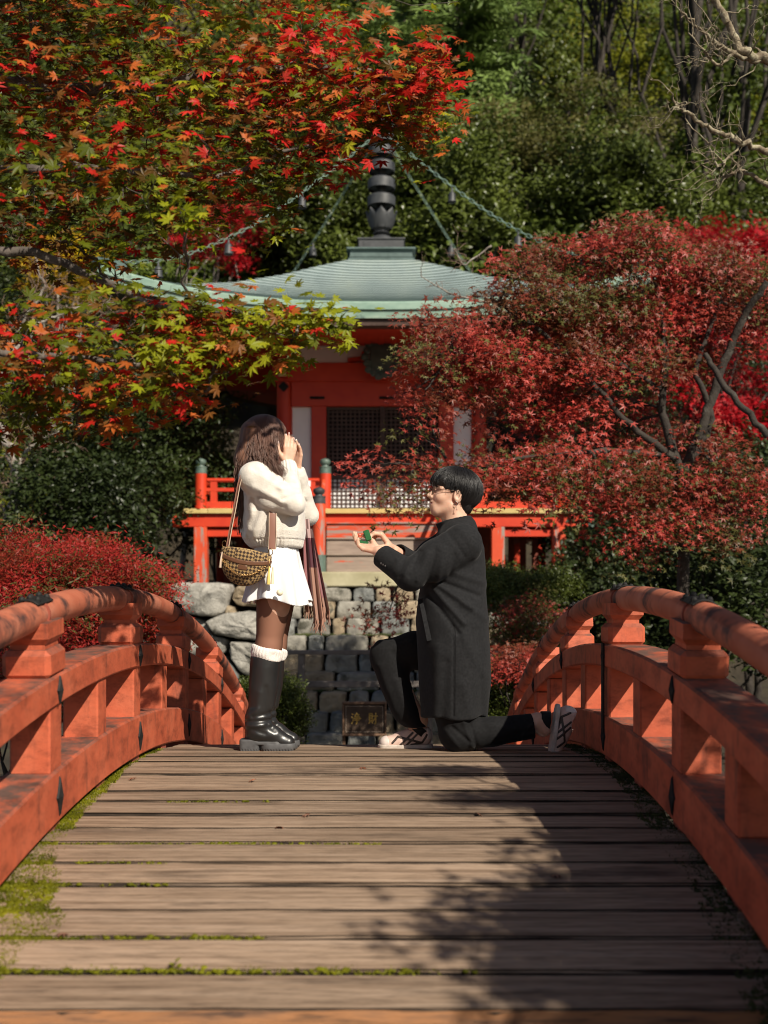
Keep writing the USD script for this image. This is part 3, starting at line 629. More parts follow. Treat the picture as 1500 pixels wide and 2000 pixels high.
for s in (-1, 1):
    part(hall, 'beam_end_cap', MB().span((HX + s * 3.17, VF + .065, FZ - .28), (HX + s * 3.26, VF + .255, FZ - .074), ch=.006), 'giboshi_metal')
    part(hall, 'veranda_beam', MB().span((HX + s * 2.86, VF + .25, FZ - .27), (HX + s * 2.70, HY + 3, FZ - .079), ch=.008), 'vermilion')
    for xx in (2.74, 1.80):
        for y in (VF + .16, HY - .6, HY + 2.8):
            part(hall, 'veranda_post', MB().span((HX + s * xx - .10, y - .10, PZ - .02), (HX + s * xx + .10, y + .10, FZ - .275), ch=.01), 'vermilion_worn' if y < 18 else 'vermilion')
    part(hall, 'tie_rail', MB().span((HX + s * 1.9, VF + .13, FZ - .42), (HX + s * 2.64, VF + .19, FZ - .30), ch=.006), 'vermilion')
m = MB()
for x in np.arange(-1.7, 1.75, .3): m.span((HX + x, WD + .02, PZ), (HX + x + .285, WD + .06, FZ - .08))
for s in (-1, 1):
    for x in np.arange(1.75, 2.75, .2): m.span((HX + s * x, WD + .5, PZ), (HX + s * (x + .1), WD + .56, FZ - .08))
part(hall, 'skirting_boards', m, 'bridge_paint_dark')
def giboshi(c, r):
    """Onion finial with its collar, standing on c."""
    return MB().lathe([(r * 1.04, 0), (r * 1.06, .02), (r * 1.0, .025), (r * 1.0, .085), (r * 1.06, .09), (r * 1.06, .105), (r * .62, .112), (r * .55, .128), (r * .80, .145), (r * .95, .175), (r * .88, .205), (r * .55, .225), (r * .15, .235), (0, .245)], c, 20)
for px in (389, 634, 857, 1101):
    c = np.array([xs(px), VF + .16, FZ]); n = part(hall, 'newel_post', MB().lathe([(.09, 0), (.09, .55)], c, 18), 'vermilion', smooth=40)
    part(n, 'finial', giboshi(c + [0, 0, .545], .088), 'giboshi_metal', smooth=40)
for a, b in ((389, 634), (857, 1101)):
    xa, xb = xs(a) + .08, xs(b) - .08
    for z0, z1, w in ((.415, .475, .08), (.27, .325, .07), (.01, .115, .09)):
        part(hall, 'railing_bar', MB().span((xa, VF + .16 - w / 2, FZ + z0), (xb, VF + .16 + w / 2, FZ + z1), ch=.02 if z0 > .4 else .006), 'vermilion')
    nx = 4
    for i in range(nx):
        x = xa + .12 + (xb - xa - .24) * i / (nx - 1)
        part(hall, 'railing_strut', MB().span((x - .05, VF + .125, FZ + .11), (x + .05, VF + .195, FZ + .272)), 'vermilion')
        if i in (0, nx - 1): part(hall, 'railing_strut', MB().span((x - .05, VF + .125, FZ + .32), (x + .05, VF + .195, FZ + .42)), 'vermilion')
for s in (-1, 1):
    x = HX + s * 2.75
    for z0, z1 in ((.415, .475), (.27, .325), (.01, .115)): part(hall, 'railing_bar', MB().span((x - .04, VF + .25, FZ + z0), (x + .04, HY + 2.8, FZ + z1), ch=.006), 'vermilion')
# stairs up to the veranda
SB = ZAT(1118, 16.1)
for i, (y0, y1, mt) in enumerate(((1085, 1118, 'step_wood'), (1053, 1085, 'step_wood'), (1027, 1053, 'step_wood_red'))):
    d = 16.15 + .27 * i; dn = 16.15 + .27 * (i + 1)
    z0 = SB + .245 * i; z1 = SB + .245 * (i + 1)
    part(hall, 'stair_step', MB().span((XAT(637, d), d, z0), (XAT(853, d), 17.05, z1 - .004), ch=.012), mt)
    part(hall, 'stair_tread', MB().span((XAT(637, d), d - .03, z1 - .003), (XAT(853, d), dn + .02, z1 + .028), ch=.008), mt)
for px in (623, 866):
    d = 15.95; x = XAT(px, d)
    n = part(hall, 'stair_newel', MB().lathe([(.088, SB), (.093, SB + .02), (.093, SB + .98)], (x, d, 0), 20), 'vermilion_worn', smooth=40, label='weathered stair newel post with peeling paint')
    part(n, 'finial', giboshi((x, d, SB + .975), .092), 'bronze_dark', smooth=40)
    part(n, 'shoe', MB().lathe([(.10, SB), (.10, SB + .24), (.095, SB + .245)], (x, d, 0), 20), 'giboshi_metal', smooth=40)
    rl = MB(); 
    for q in (.72, .42): rl.tube([(x, d, SB + q), (x, VF + .15, FZ + q - .26)], .035, 8)
    part(hall, 'stair_rail', rl, 'vermilion_worn', smooth=40)
# white notices on the railing
for (a, b, y0, y1) in ((592, 606, 938, 950), (601, 607, 961, 977)):
    part(hall, 'white_notice', MB().span((XAT(a, VF), VF + .06, ZAT(y1, VF)), (XAT(b, VF), VF + .066, ZAT(y0, VF))), 'plaster', label='white notice hung on the railing')

# ---- stonework: platform wall, steps --------------------------------------------------------
def rock(poly, y_front, depth, seed, bulge=.06, n=26):
    """One stone of the wall: an outline of (x, z) points standing at y_front (towards the camera) with a rough domed face."""
    r = np.random.default_rng(seed); p = np.asarray(poly, float); c = p.mean(0)
    seg = np.roll(p, -1, 0) - p; L = np.linalg.norm(seg, axis=1); cum = np.r_[0, np.cumsum(L)]
    t = np.linspace(0, cum[-1], n, endpoint=False); i = np.clip(np.searchsorted(cum, t, 'right') - 1, 0, len(p) - 1)
    q = p[i] + seg[i] * ((t - cum[i]) / np.maximum(L[i], 1e-9))[:, None]
    q = c + (.92 * (q - c) + .08 * (np.roll(q, 1, 0) + np.roll(q, -1, 0) - 2 * c) / 2)
    size = math.sqrt(abs(np.sum(p[:, 0] * np.roll(p[:, 1], -1) - np.roll(p[:, 0], -1) * p[:, 1])) / 2)
    rings = []
    tilt = r.normal(0, .10, 2)
    for (s, y) in ((1.0, depth), (1.0, .03), (.985, .004), (.94, -.012), (.74, -.018), (.42, -.02)):
        w = c + (q - c) * s
        nz = meshkit.fbm(np.c_[w * 3.1 / max(size, .25) * .55, np.full(n, seed * 1.37)], 4, seed) - .5
        nz2 = meshkit.fbm(np.c_[w * 11, np.full(n, seed * 1.37)], 3, seed + 1) - .5
        a = 0 if y == depth else 1
        yy = y_front + (y if a else depth) + a * (y * bulge / .03 * .5 - nz * bulge * 2.6 - nz2 * .06 + ((w - c) @ tilt) * .5)
        w = w + a * (r.normal(0, .004, w.shape))
        rings.append(np.c_[w[:, 0], yy, w[:, 1]])
    V = np.stack(rings, 0); V = np.concatenate([V, V[:, :1]], 1); m = MB().grid(V[:, ::1])
    k = n; cc = rings[-1].mean(0) - [0, bulge * .15, 0]; f = [[j, (j + 1) % k, k] for j in range(k)]
    m.add(np.vstack([rings[-1], cc]), f); return m

# irregular wall of the platform, left of the steps; and a shorter run on the right
def voronoi_stones(x0, x1, z0, z1, size, seed):
    from shapely.geometry import Polygon, box as sbox
    r = np.random.default_rng(seed); pts = []
    nz = max(2, round((z1 - z0) / (size * .62)))
    for i in range(nz):
        nx = max(2, round((x1 - x0) / size * r.uniform(.75, 1.25))); o = r.uniform(0, 1)
        for j in range(-1, nx + 1): pts.append((x0 + (j + o + r.uniform(-.25, .25)) * (x1 - x0) / nx, z0 + (i + .5 + r.uniform(-.27, .27)) * (z1 - z0) / nz))
    pts = np.array(pts); far = np.array([[x0 - 20, z0], [x1 + 20, z1], [x0, z1 + 20], [x1, z0 - 20]])
    S = np.array([1, 1.5]); vor = Voronoi(np.vstack([pts, far]) * S); out = []; B = sbox(x0, z0, x1, z1)
    for i in range(len(pts)):
        reg = vor.regions[vor.point_region[i]]
        if -1 in reg or not reg: continue
        g = Polygon(vor.vertices[reg] / S).intersection(B)
        if g.is_empty or g.area < .01: continue
        g = g.buffer(-.011).simplify(.01)
        if g.is_empty or g.geom_type != 'Polygon' or g.area < .006: continue
        out.append(np.array(g.exterior.coords)[:-1][::-1] if g.exterior.is_ccw else np.array(g.exterior.coords)[:-1])
    return out
WY = 16.0
wall = thing('stone_retaining_wall', 'rough boulder retaining wall under the left part of the shrine hall', 'stone wall', (XAT(430, WY), WY, 0))
# the large boulders the photograph shows, as pixel outlines, then smaller fill stones
BOULDERS = [[(322, 1150), (350, 1137), (430, 1138), (452, 1143), (450, 1168), (444, 1196), (420, 1204), (380, 1202), (340, 1190), (325, 1172)],
            [(458, 1146), (500, 1140), (556, 1142), (560, 1172), (520, 1186), (462, 1182), (452, 1168)],
            [(404, 1214), (436, 1198), (480, 1194), (556, 1196), (560, 1248), (540, 1262), (500, 1250), (462, 1246), (420, 1238)],
            [(332, 1200), (380, 1208), (402, 1214), (416, 1240), (448, 1250), (440, 1276), (400, 1288), (352, 1270), (336, 1236)],
            [(450, 1252), (500, 1256), (545, 1268), (560, 1290), (546, 1322), (500, 1330), (470, 1312), (452, 1286)],
            [(400, 1294), (440, 1282), (452, 1296), (468, 1318), (476, 1344), (448, 1352), (412, 1336)],
            [(330, 1280), (392, 1292), (408, 1338), (440, 1356), (436, 1396), (370, 1400), (326, 1380)],
            [(480, 1346), (520, 1336), (556, 1330), (560, 1400), (520, 1420), (470, 1404), (450, 1362)],
            [(440, 1202), (446, 1182), (458, 1186), (462, 1196), (450, 1200)],
            [(520, 1190), (558, 1178), (560, 1193)]]
for i, b in enumerate(BOULDERS):
    poly = np.array([(XAT(x, WY), ZAT(y, WY)) for x, y in b])[::-1]
    part(wall, 'boulder', rock(poly, WY - .02 - .05 * (i % 3), .7, 40 + i, bulge=.14 if i < 8 else .05, n=40), ['stone_pale', 'stone_b', 'stone_pale', 'stone_pale', 'stone_pale', 'stone_c', 'stone_pale', 'stone_c', 'stone_b', 'stone_a'][i], smooth=38)
for i, poly in enumerate(voronoi_stones(XAT(150, WY), XAT(330, WY), .05, PZ - .05, .55, 3)):
    part(wall, 'boulder', rock(poly, WY + .05, .6, 90 + i, bulge=.1), f'stone_{"abc"[i % 3]}', smooth=38)
part(wall, 'earth_core', MB().span((XAT(150, WY), WY + .35, -.1), (XAT(560, WY), WY + .8, PZ - .12)), 'earth')
wall2 = thing('stone_retaining_wall', 'shaded boulder wall behind the shrubs on the right of the steps', 'stone wall', (XAT(1050, WY), WY, 0))
for i, poly in enumerate(voronoi_stones(XAT(936, WY), XAT(1240, WY), .05, PZ - .02, .5, 8)):
    part(wall2, 'boulder', rock(poly, WY, .6, 190 + i, bulge=.1), f'stone_{"abc"[i % 3]}', smooth=38)
part(wall2, 'earth_core', MB().span((XAT(936, WY), WY + .35, -.1), (XAT(1240, WY), WY + .8, PZ - .12)), 'earth')
_px = np.linspace(-4.6, 4.6, 24); _py = np.linspace(WY + .3, 25, 24); _A, _B = np.meshgrid(_px, _py, indexing='ij')
top('platform_ground', MB().grid(np.stack([_A, _B, PZ - .03 + .05 * (meshkit.fbm(np.stack([_A * 2, _B * 2, _A * 0], -1), 3, 4) - .5)], -1)), 'earth', kind='structure', smooth=True)
part(wall, 'platform_stone', MB().span((XAT(560, WY), 15.72, PZ - .10), (XAT(640, WY), 16.3, PZ - .01), ch=.02), 'stone_a')

steps = thing('stone_steps', 'steep flight of rough stone block steps up to the shrine stairs', 'stone steps', (HX, 14.6, 0))
part(steps, 'landing_slab', MB().span((XAT(560, 15.8), 15.78, ZAT(1146, 15.8)), (XAT(935, 15.8), 16.9, SB), ch=.015), 'slab_stone')
rows = [1146, 1173, 1206, 1240, 1276, 1312, 1350, 1390, 1432, 1480]
d = 15.75; zt = ZAT(1147, 15.75); rr = np.random.default_rng(5)
for i in range(9):
    d = 15.75 - .27 * i; z1 = ZAT(rows[i], d) if i else zt; z0 = ZAT(rows[i + 1], d - .0) - .03
    x = XAT(548, d); xe = XAT(942, d); xl = x; kk = 0
    while xl < xe - .05:
        w = rr.choice([.22, .30, .40, .52]) * rr.uniform(.85, 1.15); xr = min(xl + w, xe)
        if xe - xr < .18: xr = xe
        h = z1 - z0; j = lambda a: rr.uniform(-a, a)
        poly = [(xl + .012 + abs(j(.012)), z0 + abs(j(.02))), (xr - .012 - abs(j(.012)), z0 + abs(j(.02))), (xr - .010 - abs(j(.02)), z0 + h * .5 + j(.03)), (xr - .016 - abs(j(.015)), z1 - .012 - abs(j(.018))),
                ((xl + xr) / 2, z1 - .006 + j(.006)), (xl + .014 + abs(j(.02)), z1 - .010 - abs(j(.02))), (xl + .010, z0 + h * .5 + j(.03))]
        part(steps, 'step_stone', rock(poly[::-1][::-1], d + abs(j(.02)), .42, 300 + i * 20 + kk, bulge=.035, n=22), f'stone_{"bacabacb"[(i * 3 + kk * 5) % 8]}', smooth=38)
        xl = xr; kk += 1
    if i in (2, 5, 7):
        part(steps, 'moss_line', MB().tube(np.stack([np.linspace(x, xe, 40), np.full(40, d - .02) + rr.normal(0, .01, 40), np.full(40, z0 + .03)], -1), np.clip(rr.normal(.016, .008, 40), .002, .03), 6), 'moss_dark')
part(steps, 'step_core', MB().add(np.array([[x_, y_, z_] for x_ in (XAT(556, 15), XAT(934, 15)) for (y_, z_) in ((13.9, -.1), (13.9, .05), (16.1, PZ - .25), (16.1, -.1))]), [[0, 1, 2, 3], [7, 6, 5, 4], [1, 5, 6, 2], [0, 4, 5, 1]]), 'earth')

# low weathered fence before the steps
fd = 12.6
fence = thing('low_fence', 'low weathered grey wooden fence standing before the stone steps', 'fence', (XAT(650, fd), fd, 0))
noisy('fence_wood', [(.3, (.10, .085, .075)), (.7, (.22, .19, .17))], scale=5, stretch=(1, 1, 1), rough=.8, bump=.3, bscale=30, bdist=.004)
for px in (589, 838, 1010): part(fence, 'post', MB().box((XAT(px, fd), fd, (ZAT(1271, fd)) / 2), (.075, .075, ZAT(1271, fd)), ch=.006), 'fence_wood')
for y0, y1, t in ((1270, 1278, .10), (1330, 1342, .05)): part(fence, 'rail', MB().span((XAT(553, fd), fd - t / 2 - .005, ZAT(y1, fd)), (XAT(1030, fd), fd + t / 2 - .005, ZAT(y0, fd)), ch=.005), 'fence_wood')
part(fence, 'post_collar', MB().box((XAT(589, fd), fd, ZAT(1428, fd)), (.11, .11, .10), ch=.008), 'iron_black')
# offering sign
sd = 11.9
sign = thing('offering_sign', 'brown framed board with two gold characters on short posts', 'sign', (XAT(711, sd), sd, 0))
noisy('sign_board', [(.3, (.045, .028, .018)), (.7, (.085, .055, .036))], scale=6, stretch=(1, 1, 6), rough=.6)
simple('sign_frame', (.15, .085, .05), .6); simple('gold_paint', (.80, .52, .12), .45); simple('sign_line', (.30, .24, .19), .5)
part(sign, 'board', wbox(672, 751, 1376, 1433, sd, sd + .03), 'sign_board')
for q in ((668, 755, 1371, 1376), (668, 755, 1433, 1438), (668, 672, 1376, 1433), (751, 755, 1376, 1433)): part(sign, 'frame_bar', wbox(*q, sd - .02, sd + .05), 'sign_frame')
for q in ((675, 748, 1379, 1380), (675, 748, 1429, 1430), (675, 676, 1380, 1429), (747, 748, 1380, 1429)): part(sign, 'border_line', wbox(*q, sd - .003, sd), 'sign_line')
for px in (671, 752): part(sign, 'post', MB().span((XAT(px - 3, sd), sd + .055, 0), (XAT(px + 3, sd), sd + .1, ZAT(1371, sd)), ch=.004), 'sign_frame')
CH = {0: [((.02, .95), (.14, .86)), ((0, .66), (.12, .58)), ((.02, .05), (.10, .22), (.16, .38)),
          ((.58, 1.0), (.50, .86), (.34, .72)), ((.46, .88), (.82, .88), (.70, .74)), ((.34, .68), (.86, .68), (.86, .36)), ((.26, .52), (1.0, .52)), ((.34, .36), (.86, .36)), ((.60, .68), (.60, .10), (.48, .03))],
      1: [((.04, .96), (.04, .32)), ((.04, .96), (.38, .96), (.38, .32)), ((.04, .76), (.38, .76)), ((.04, .55), (.38, .55)), ((.04, .33), (.38, .33)), ((.14, .30), (.0, .08)), ((.28, .30), (.42, .10)),
          ((.50, .74), (1.0, .74)), ((.80, 1.0), (.80, .08), (.68, .02)), ((.80, .72), (.66, .44), (.46, .26))]}
for i, (x0, y0, w, h) in enumerate(((687, 1393, 17, 21), (721, 1393, 16, 21))):
    m = MB()
    for st in CH[i]:
        q = [(XAT(x0 + u * w, sd), ZAT(y0 + (1 - v) * h, sd)) for u, v in st]
        for (a, b) in zip(q[:-1], q[1:]):
            L = math.hypot(b[0] - a[0], b[1] - a[1]); m.box(((a[0] + b[0]) / 2, sd - .002, (a[1] + b[1]) / 2), (L + .008, .004, .0105), R=roty(-math.atan2(b[1] - a[1], b[0] - a[0])))
    part(sign, 'gold_character', m, 'gold_paint')

# ---- leaves, trees, shrubs ------------------------------------------------------------------
leafy('leaf_forest', [(0, (.028, .038, .007)), (.45, (.085, .118, .021)), (1, (.18, .21, .038))], scale=.45, trans=.3)
leafy('leaf_glossy', [(0, (.030, .040, .009)), (.5, (.085, .108, .023)), (1, (.17, .19, .045))], scale=.7, trans=.25, gloss=.3, rough=.35)
leafy('leaf_dark', [(0, (.012, .018, .006)), (.55, (.030, .042, .012)), (1, (.075, .088, .026))], scale=.8, trans=.15, gloss=.28, rough=.42)
leafy('leaf_conifer', [(0, (.06, .095, .026)), (.5, (.17, .235, .07)), (1, (.27, .34, .11))], scale=.6, trans=.2)
leafy('leaf_lime', [(0, (.09, .095, .012)), (.5, (.19, .20, .024)), (1, (.30, .29, .04))], scale=.6, trans=.4)
leafy('leaf_olive', [(0, (.045, .045, .012)), (.5, (.10, .095, .030)), (1, (.17, .135, .05))], scale=.5, trans=.3)
leafy('leaf_maroon', [(0, (.10, .042, .018)), (.28, (.22, .040, .028)), (.65, (.48, .075, .062)), (1, (.58, .17, .12))], scale=1.3, patch=.55, trans=.36, gloss=.5)
leafy('leaf_crimson', [(0, (.13, .012, .012)), (.5, (.36, .020, .026)), (1, (.55, .05, .05))], scale=1.0, trans=.35)
leafy('leaf_yellow', [(0, (.22, .13, .015)), (1, (.55, .38, .03))], scale=1.2, trans=.4)
leafy('leaf_shrub_red', [(0, (.10, .028, .012)), (.35, (.26, .030, .026)), (.8, (.46, .060, .060)), (1, (.50, .16, .06))], scale=2.4, patch=.7, trans=.3)
leafy('maple_red', [(0, (.28, .028, .020)), (.5, (.52, .042, .038)), (1, (.64, .12, .085))], scale=2, trans=.42)
leafy('maple_orange', [(0, (.26, .075, .022)), (.5, (.46, .13, .045)), (1, (.58, .24, .11))], scale=2, trans=.42)
leafy('maple_rust', [(0, (.075, .050, .012)), (.5, (.19, .075, .024)), (1, (.34, .15, .05))], scale=2, trans=.42)
leafy('maple_green', [(0, (.055, .070, .008)), (.5, (.12, .14, .012)), (1, (.24, .22, .02))], scale=2, trans=.45)
leafy('maple_lime', [(0, (.16, .19, .015)), (.5, (.30, .31, .03)), (1, (.45, .40, .05))], scale=2, trans=.48)

def leaf_maple(L=1.0, droop=.18):
    """A seven-lobed maple leaf, stalk at the origin, lying in xy and pointing along +y."""
    tips = [(-128, .42), (-84, .74), (-42, .95), (0, 1.05), (42, .95), (84, .74), (128, .42)]; out = []
    for i, (a, r) in enumerate(tips):
        out.append((a, r * .64, -12)); out.append((a, r, 0)); out.append((a, r * .64, 12))
        if i < 6: out.append(((a + tips[i + 1][0]) / 2, .40, 0))
    pts = []
    for a, r, da in out:
        t = math.radians(a + da); pts.append((math.sin(t) * r, math.cos(t) * r))
    pts = np.array([(0, -.05)] + pts); v = np.c_[pts[:, 0], pts[:, 1] + .25, -droop * (pts ** 2).sum(1) + .05 * np.abs(pts[:, 0])]
    f = [[0, i, i + 1] for i in range(1, len(pts) - 1)]; k = len(v)
    v = np.vstack([v, [[-.012, .2, 0], [.012, .2, 0], [0, -.45, -.05]]]); f.append([k, k + 1, k + 2])
    return v * L, np.array(f)
def leaf_star(L=1.0):
    """The same leaf for the middle distance: five lobes."""
    v = [(0, 0, 0)]
    for a, r in ((-115, .6), (-88, .27), (-58, .9), (-29, .30), (0, 1.0), (29, .30), (58, .9), (88, .27), (115, .6)):
        t = math.radians(a); v.append((math.sin(t) * r, math.cos(t) * r, -.2 * r * r))
    return np.array(v) * L, np.array([[0, i, i + 1] for i in range(1, 9)])
def leaf_oval(L=1.0, w=.36):
    v = np.array([(0, 0, 0), (-w * .8, .35, -.06), (-w * .6, .75, -.10), (0, 1.1, -.16), (w * .6, .75, -.10), (w * .8, .35, -.06), (0, .5, .04)])
    return v * L, np.array([[0, 6, 1], [1, 6, 2], [2, 6, 3], [3, 6, 4], [4, 6, 5], [5, 6, 0]])
def leaf_blade(L=1.0, w=.13):
    v = np.array([(0, 0, 0), (-w, .5, -.04), (0, 1, -.12), (w, .5, -.04)]); return v * L, np.array([[0, 2, 1], [0, 3, 2]])
def rand_rot(g, n, tilt):
    """Rotations: a random turn about z, then a lean of about TILT radians in a random direction."""
    a = g.uniform(0, 2 * np.pi, n); b = g.normal(0, tilt, n); c = g.uniform(0, 2 * np.pi, n)
    def Rz(t): z = np.zeros(n); o = np.ones(n); return np.stack([np.stack([np.cos(t), -np.sin(t), z], -1), np.stack([np.sin(t), np.cos(t), z], -1), np.stack([z, z, o], -1)], 1)
    z = np.zeros(n); o = np.ones(n); Rx = np.stack([np.stack([o, z, z], -1), np.stack([z, np.cos(b), -np.sin(b)], -1), np.stack([z, np.sin(b), np.cos(b)], -1)], 1)
    return Rz(c) @ Rx @ Rz(a)
def spray(kind, size, n, R, th, seed, tilt=.55, flat=True):
    """A cluster of N leaves in a pad (flat) or ball of radius R."""
    g = np.random.default_rng(seed); lv, lf_ = {'star': leaf_star, 'oval': leaf_oval, 'blade': leaf_blade, 'maple': leaf_maple}[kind](1.0)
    if flat:
        r = R * np.sqrt(g.uniform(0, 1, n)); a = g.uniform(0, 2 * np.pi, n); c = np.stack([r * np.cos(a), r * np.sin(a), g.normal(0, th, n) - .25 * r * r / R], -1)
    else:
        c = g.normal(0, 1, (n, 3)); c = c / np.linalg.norm(c, axis=1, keepdims=True) * R * g.uniform(.35, 1, (n, 1)) ** .6; c[:, 2] *= .8
    Rr = rand_rot(g, n, tilt); s = size * g.uniform(.7, 1.25, n)
    v = np.einsum('nij,kj->nki', Rr, lv) * s[:, None, None] + c[:, None]
    f = lf_[None] + (np.arange(n) * len(lv))[:, None, None]; return v.reshape(-1, 3), f.reshape(-1, 3)
def quats(R):
    from scipy.spatial.transform import Rotation
    return Rotation.from_matrix(R).as_quat()
def scatter(parent, name, protos, pos, R, scale, idx=None, seed=0, kind='stuff', label=None):
    """A PointInstancer part: protos are (v, f, material)."""
    p = numbered(name, parent); pi = UsdGeom.PointInstancer.Define(stage, p); off = LOC.get(parent, np.zeros(3)); g = np.random.default_rng(seed); rel = []
    for k, (v, f, mt) in enumerate(protos):
        q = f'{p}/leaf_spray_{k:03d}'; usdkit.mesh(stage, q, (v, f), M[mt]); rel.append(Sdf.Path(q))
    pi.CreatePrototypesRel().SetTargets(rel); n = len(pos)
    pi.CreatePositionsAttr(Vt.Vec3fArray.FromNumpy((np.asarray(pos) - off).astype(np.float32)))
    pi.CreateProtoIndicesAttr(Vt.IntArray.FromNumpy((g.integers(0, len(protos), n) if idx is None else np.asarray(idx)).astype(np.int32)))
    q = quats(R); pi.CreateOrientationsAttr(Vt.QuathArray([Gf.Quath(float(a[3]), float(a[0]), float(a[1]), float(a[2])) for a in q]))
    s = np.broadcast_to(np.asarray(scale, float), (n,)); pi.CreateScalesAttr(Vt.Vec3fArray.FromNumpy(np.repeat(s[:, None], 3, 1).astype(np.float32)))
    tag(pi.GetPrim(), label, kind=kind); return p
def limb(m, a, b, r0, r1, seed, wob=.06, n=9, sides=7):
    g = np.random.default_rng(seed); a, b = np.asarray(a, float), np.asarray(b, float); t = np.linspace(0, 1, n); L = np.linalg.norm(b - a)
    w = np.cumsum(g.normal(0, 1, (n, 3)), 0); w -= w[0]; w = (w - t[:, None] * w[-1]) * wob * L / 2.5
    p = a + (b - a) * t[:, None] + w; m.tube(p, r0 + (r1 - r0) * t, sides); return p
def crown_points(g, lumps, per, spread=1.0, up=.25):
    """Points on the upper and outer sides of lumps (centre, radii)."""
    P_, N_ = [], []
    for c, r in lumps:
        n = max(3, int(per)); d = g.normal(0, 1, (n, 3)); d[:, 2] += up; d /= np.linalg.norm(d, axis=1, keepdims=True)
        P_.append(np.asarray(c) + d * np.asarray(r) * g.uniform(.55, 1.05, (n, 1))); N_.append(d)
    return np.vstack(P_), np.vstack(N_)
PROTO = {}
def protos(kind):
    if kind in PROTO: return PROTO[kind]
    T = {'forest': [(*spray('oval', .17, 34, .55, .10, 100 + i, .7), 'leaf_forest') for i in range(3)],
         'glossy': [(*spray('oval', .15, 40, .42, .14, 110 + i, .7), 'leaf_glossy') for i in range(3)],
         'lime': [(*spray('oval', .13, 36, .48, .10, 120 + i, .6), 'leaf_lime') for i in range(2)] + [(*spray('oval', .14, 36, .48, .10, 123, .7), 'leaf_forest')],
         'conifer': [(*spray('blade', .30, 70, .55, .05, 130 + i, .45), 'leaf_conifer') for i in range(3)],
         'olive': [(*spray('oval', .10, 60, .5, .07, 140 + i, .6), 'leaf_olive') for i in range(2)] + [(*spray('oval', .10, 50, .5, .07, 143, .6), 'leaf_forest')],
         'crimson': [(*spray('star', .075, 70, .42, .06, 150 + i, .5), 'leaf_crimson') for i in range(3)],
         'yellow': [(*spray('star', .08, 40, .35, .06, 155 + i, .6), 'leaf_yellow') for i in range(2)],
         'maroon': [(*spray('star', .047, 64, .30, .035, 160 + i, .5), 'leaf_maroon') for i in range(4)],
         'maroon_olive': [(*spray('star', .045, 50, .30, .045, 165 + i, .6), 'leaf_olive') for i in range(2)] + [(*spray('star', .045, 50, .30, .04, 168, .6), 'leaf_maroon')],
         'shrub': [(*spray('blade', .038, 130, .17, .05, 170 + i, .9), 'leaf_shrub_red') for i in range(4)] + [(*spray('blade', .04, 110, .17, .05, 178, .9), 'leaf_olive')],
         'bush': [(*spray('oval', .035, 110, .18, .06, 175 + i, .9), 'leaf_glossy') for i in range(2)],
         'hedge': [(*spray('oval', .075, 60, .28, .09, 180 + i, .75), 'leaf_dark') for i in range(3)],
         'limehedge': [(*spray('oval', .06, 60, .28, .08, 185 + i, .7), 'leaf_lime') for i in range(2)] + [(*spray('oval', .065, 60, .28, .08, 188, .7), 'leaf_glossy')]}
    PROTO[kind] = T[kind]; return PROTO[kind]
def tree(name, cat, label, base, centre, radii, kind, seed, lumps=26, per=9, scale=1.0, trunk_r=.16, bark='bark', group=None, tilt=.5, lump_r=.36, limbs=9, flatpads=False, lean=.55, extra=()):
    """A tree or shrub: trunk with limbs that end in the crown, and a crown of leaf sprays in uneven lumps."""
    g = np.random.default_rng(seed); base, centre, radii = (np.asarray(x, float) for x in (base, centre, radii))
    t = thing(name, label, cat, base, group=group)
    u = g.normal(0, 1, (lumps, 3)); u /= np.linalg.norm(u, axis=1, keepdims=True); u *= g.uniform(.25, .92, (lumps, 1)) ** .5
    C = centre + u * radii; lr = radii * lump_r; lr = np.minimum(lr, lr.max() * .9)
    if flatpads: lr = lr * [1.25, 1.25, .5]
    m = MB(); topc = centre + radii * [0, 0, .35]; tr = limb(m, base - [0, 0, .2], topc, trunk_r, trunk_r * .3, seed, .05, 12)
    for i in range(min(limbs, lumps)):
        k = int(np.interp(C[i, 2], [centre[2] - radii[2], centre[2] + radii[2]], [4, 10])); limb(m, tr[k], C[i], trunk_r * .42, trunk_r * .10, seed * 31 + i, .09, 7, 5)
    for c_, r_, n_x in extra: limb(m, tr[9], np.asarray(c_), .03, .006, seed + n_x, .05, 9, 6)
    part(t, 'trunk', m, bark, smooth=True)
    pts, nn = crown_points(g, [(c, lr * g.uniform(.7, 1.25)) for c in C], per)
    for c_, r_, n_x in extra: pts = np.vstack([pts, np.asarray(c_) + np.clip(g.normal(0, .5, (n_x, 3)), -1, 1) * r_])
    R = rotx(lean) @ rand_rot(g, len(pts), tilt); scatter(t, 'crown', protos(kind), pts, R, scale * g.uniform(.75, 1.3, len(pts)) * np.where(np.arange(len(pts)) < len(pts) - sum(x_[2] for x_ in extra), 1, .38), seed=seed)
    return t
def gz(x, y): return float(ground_z(np.array([x]), np.array([y]))[0])

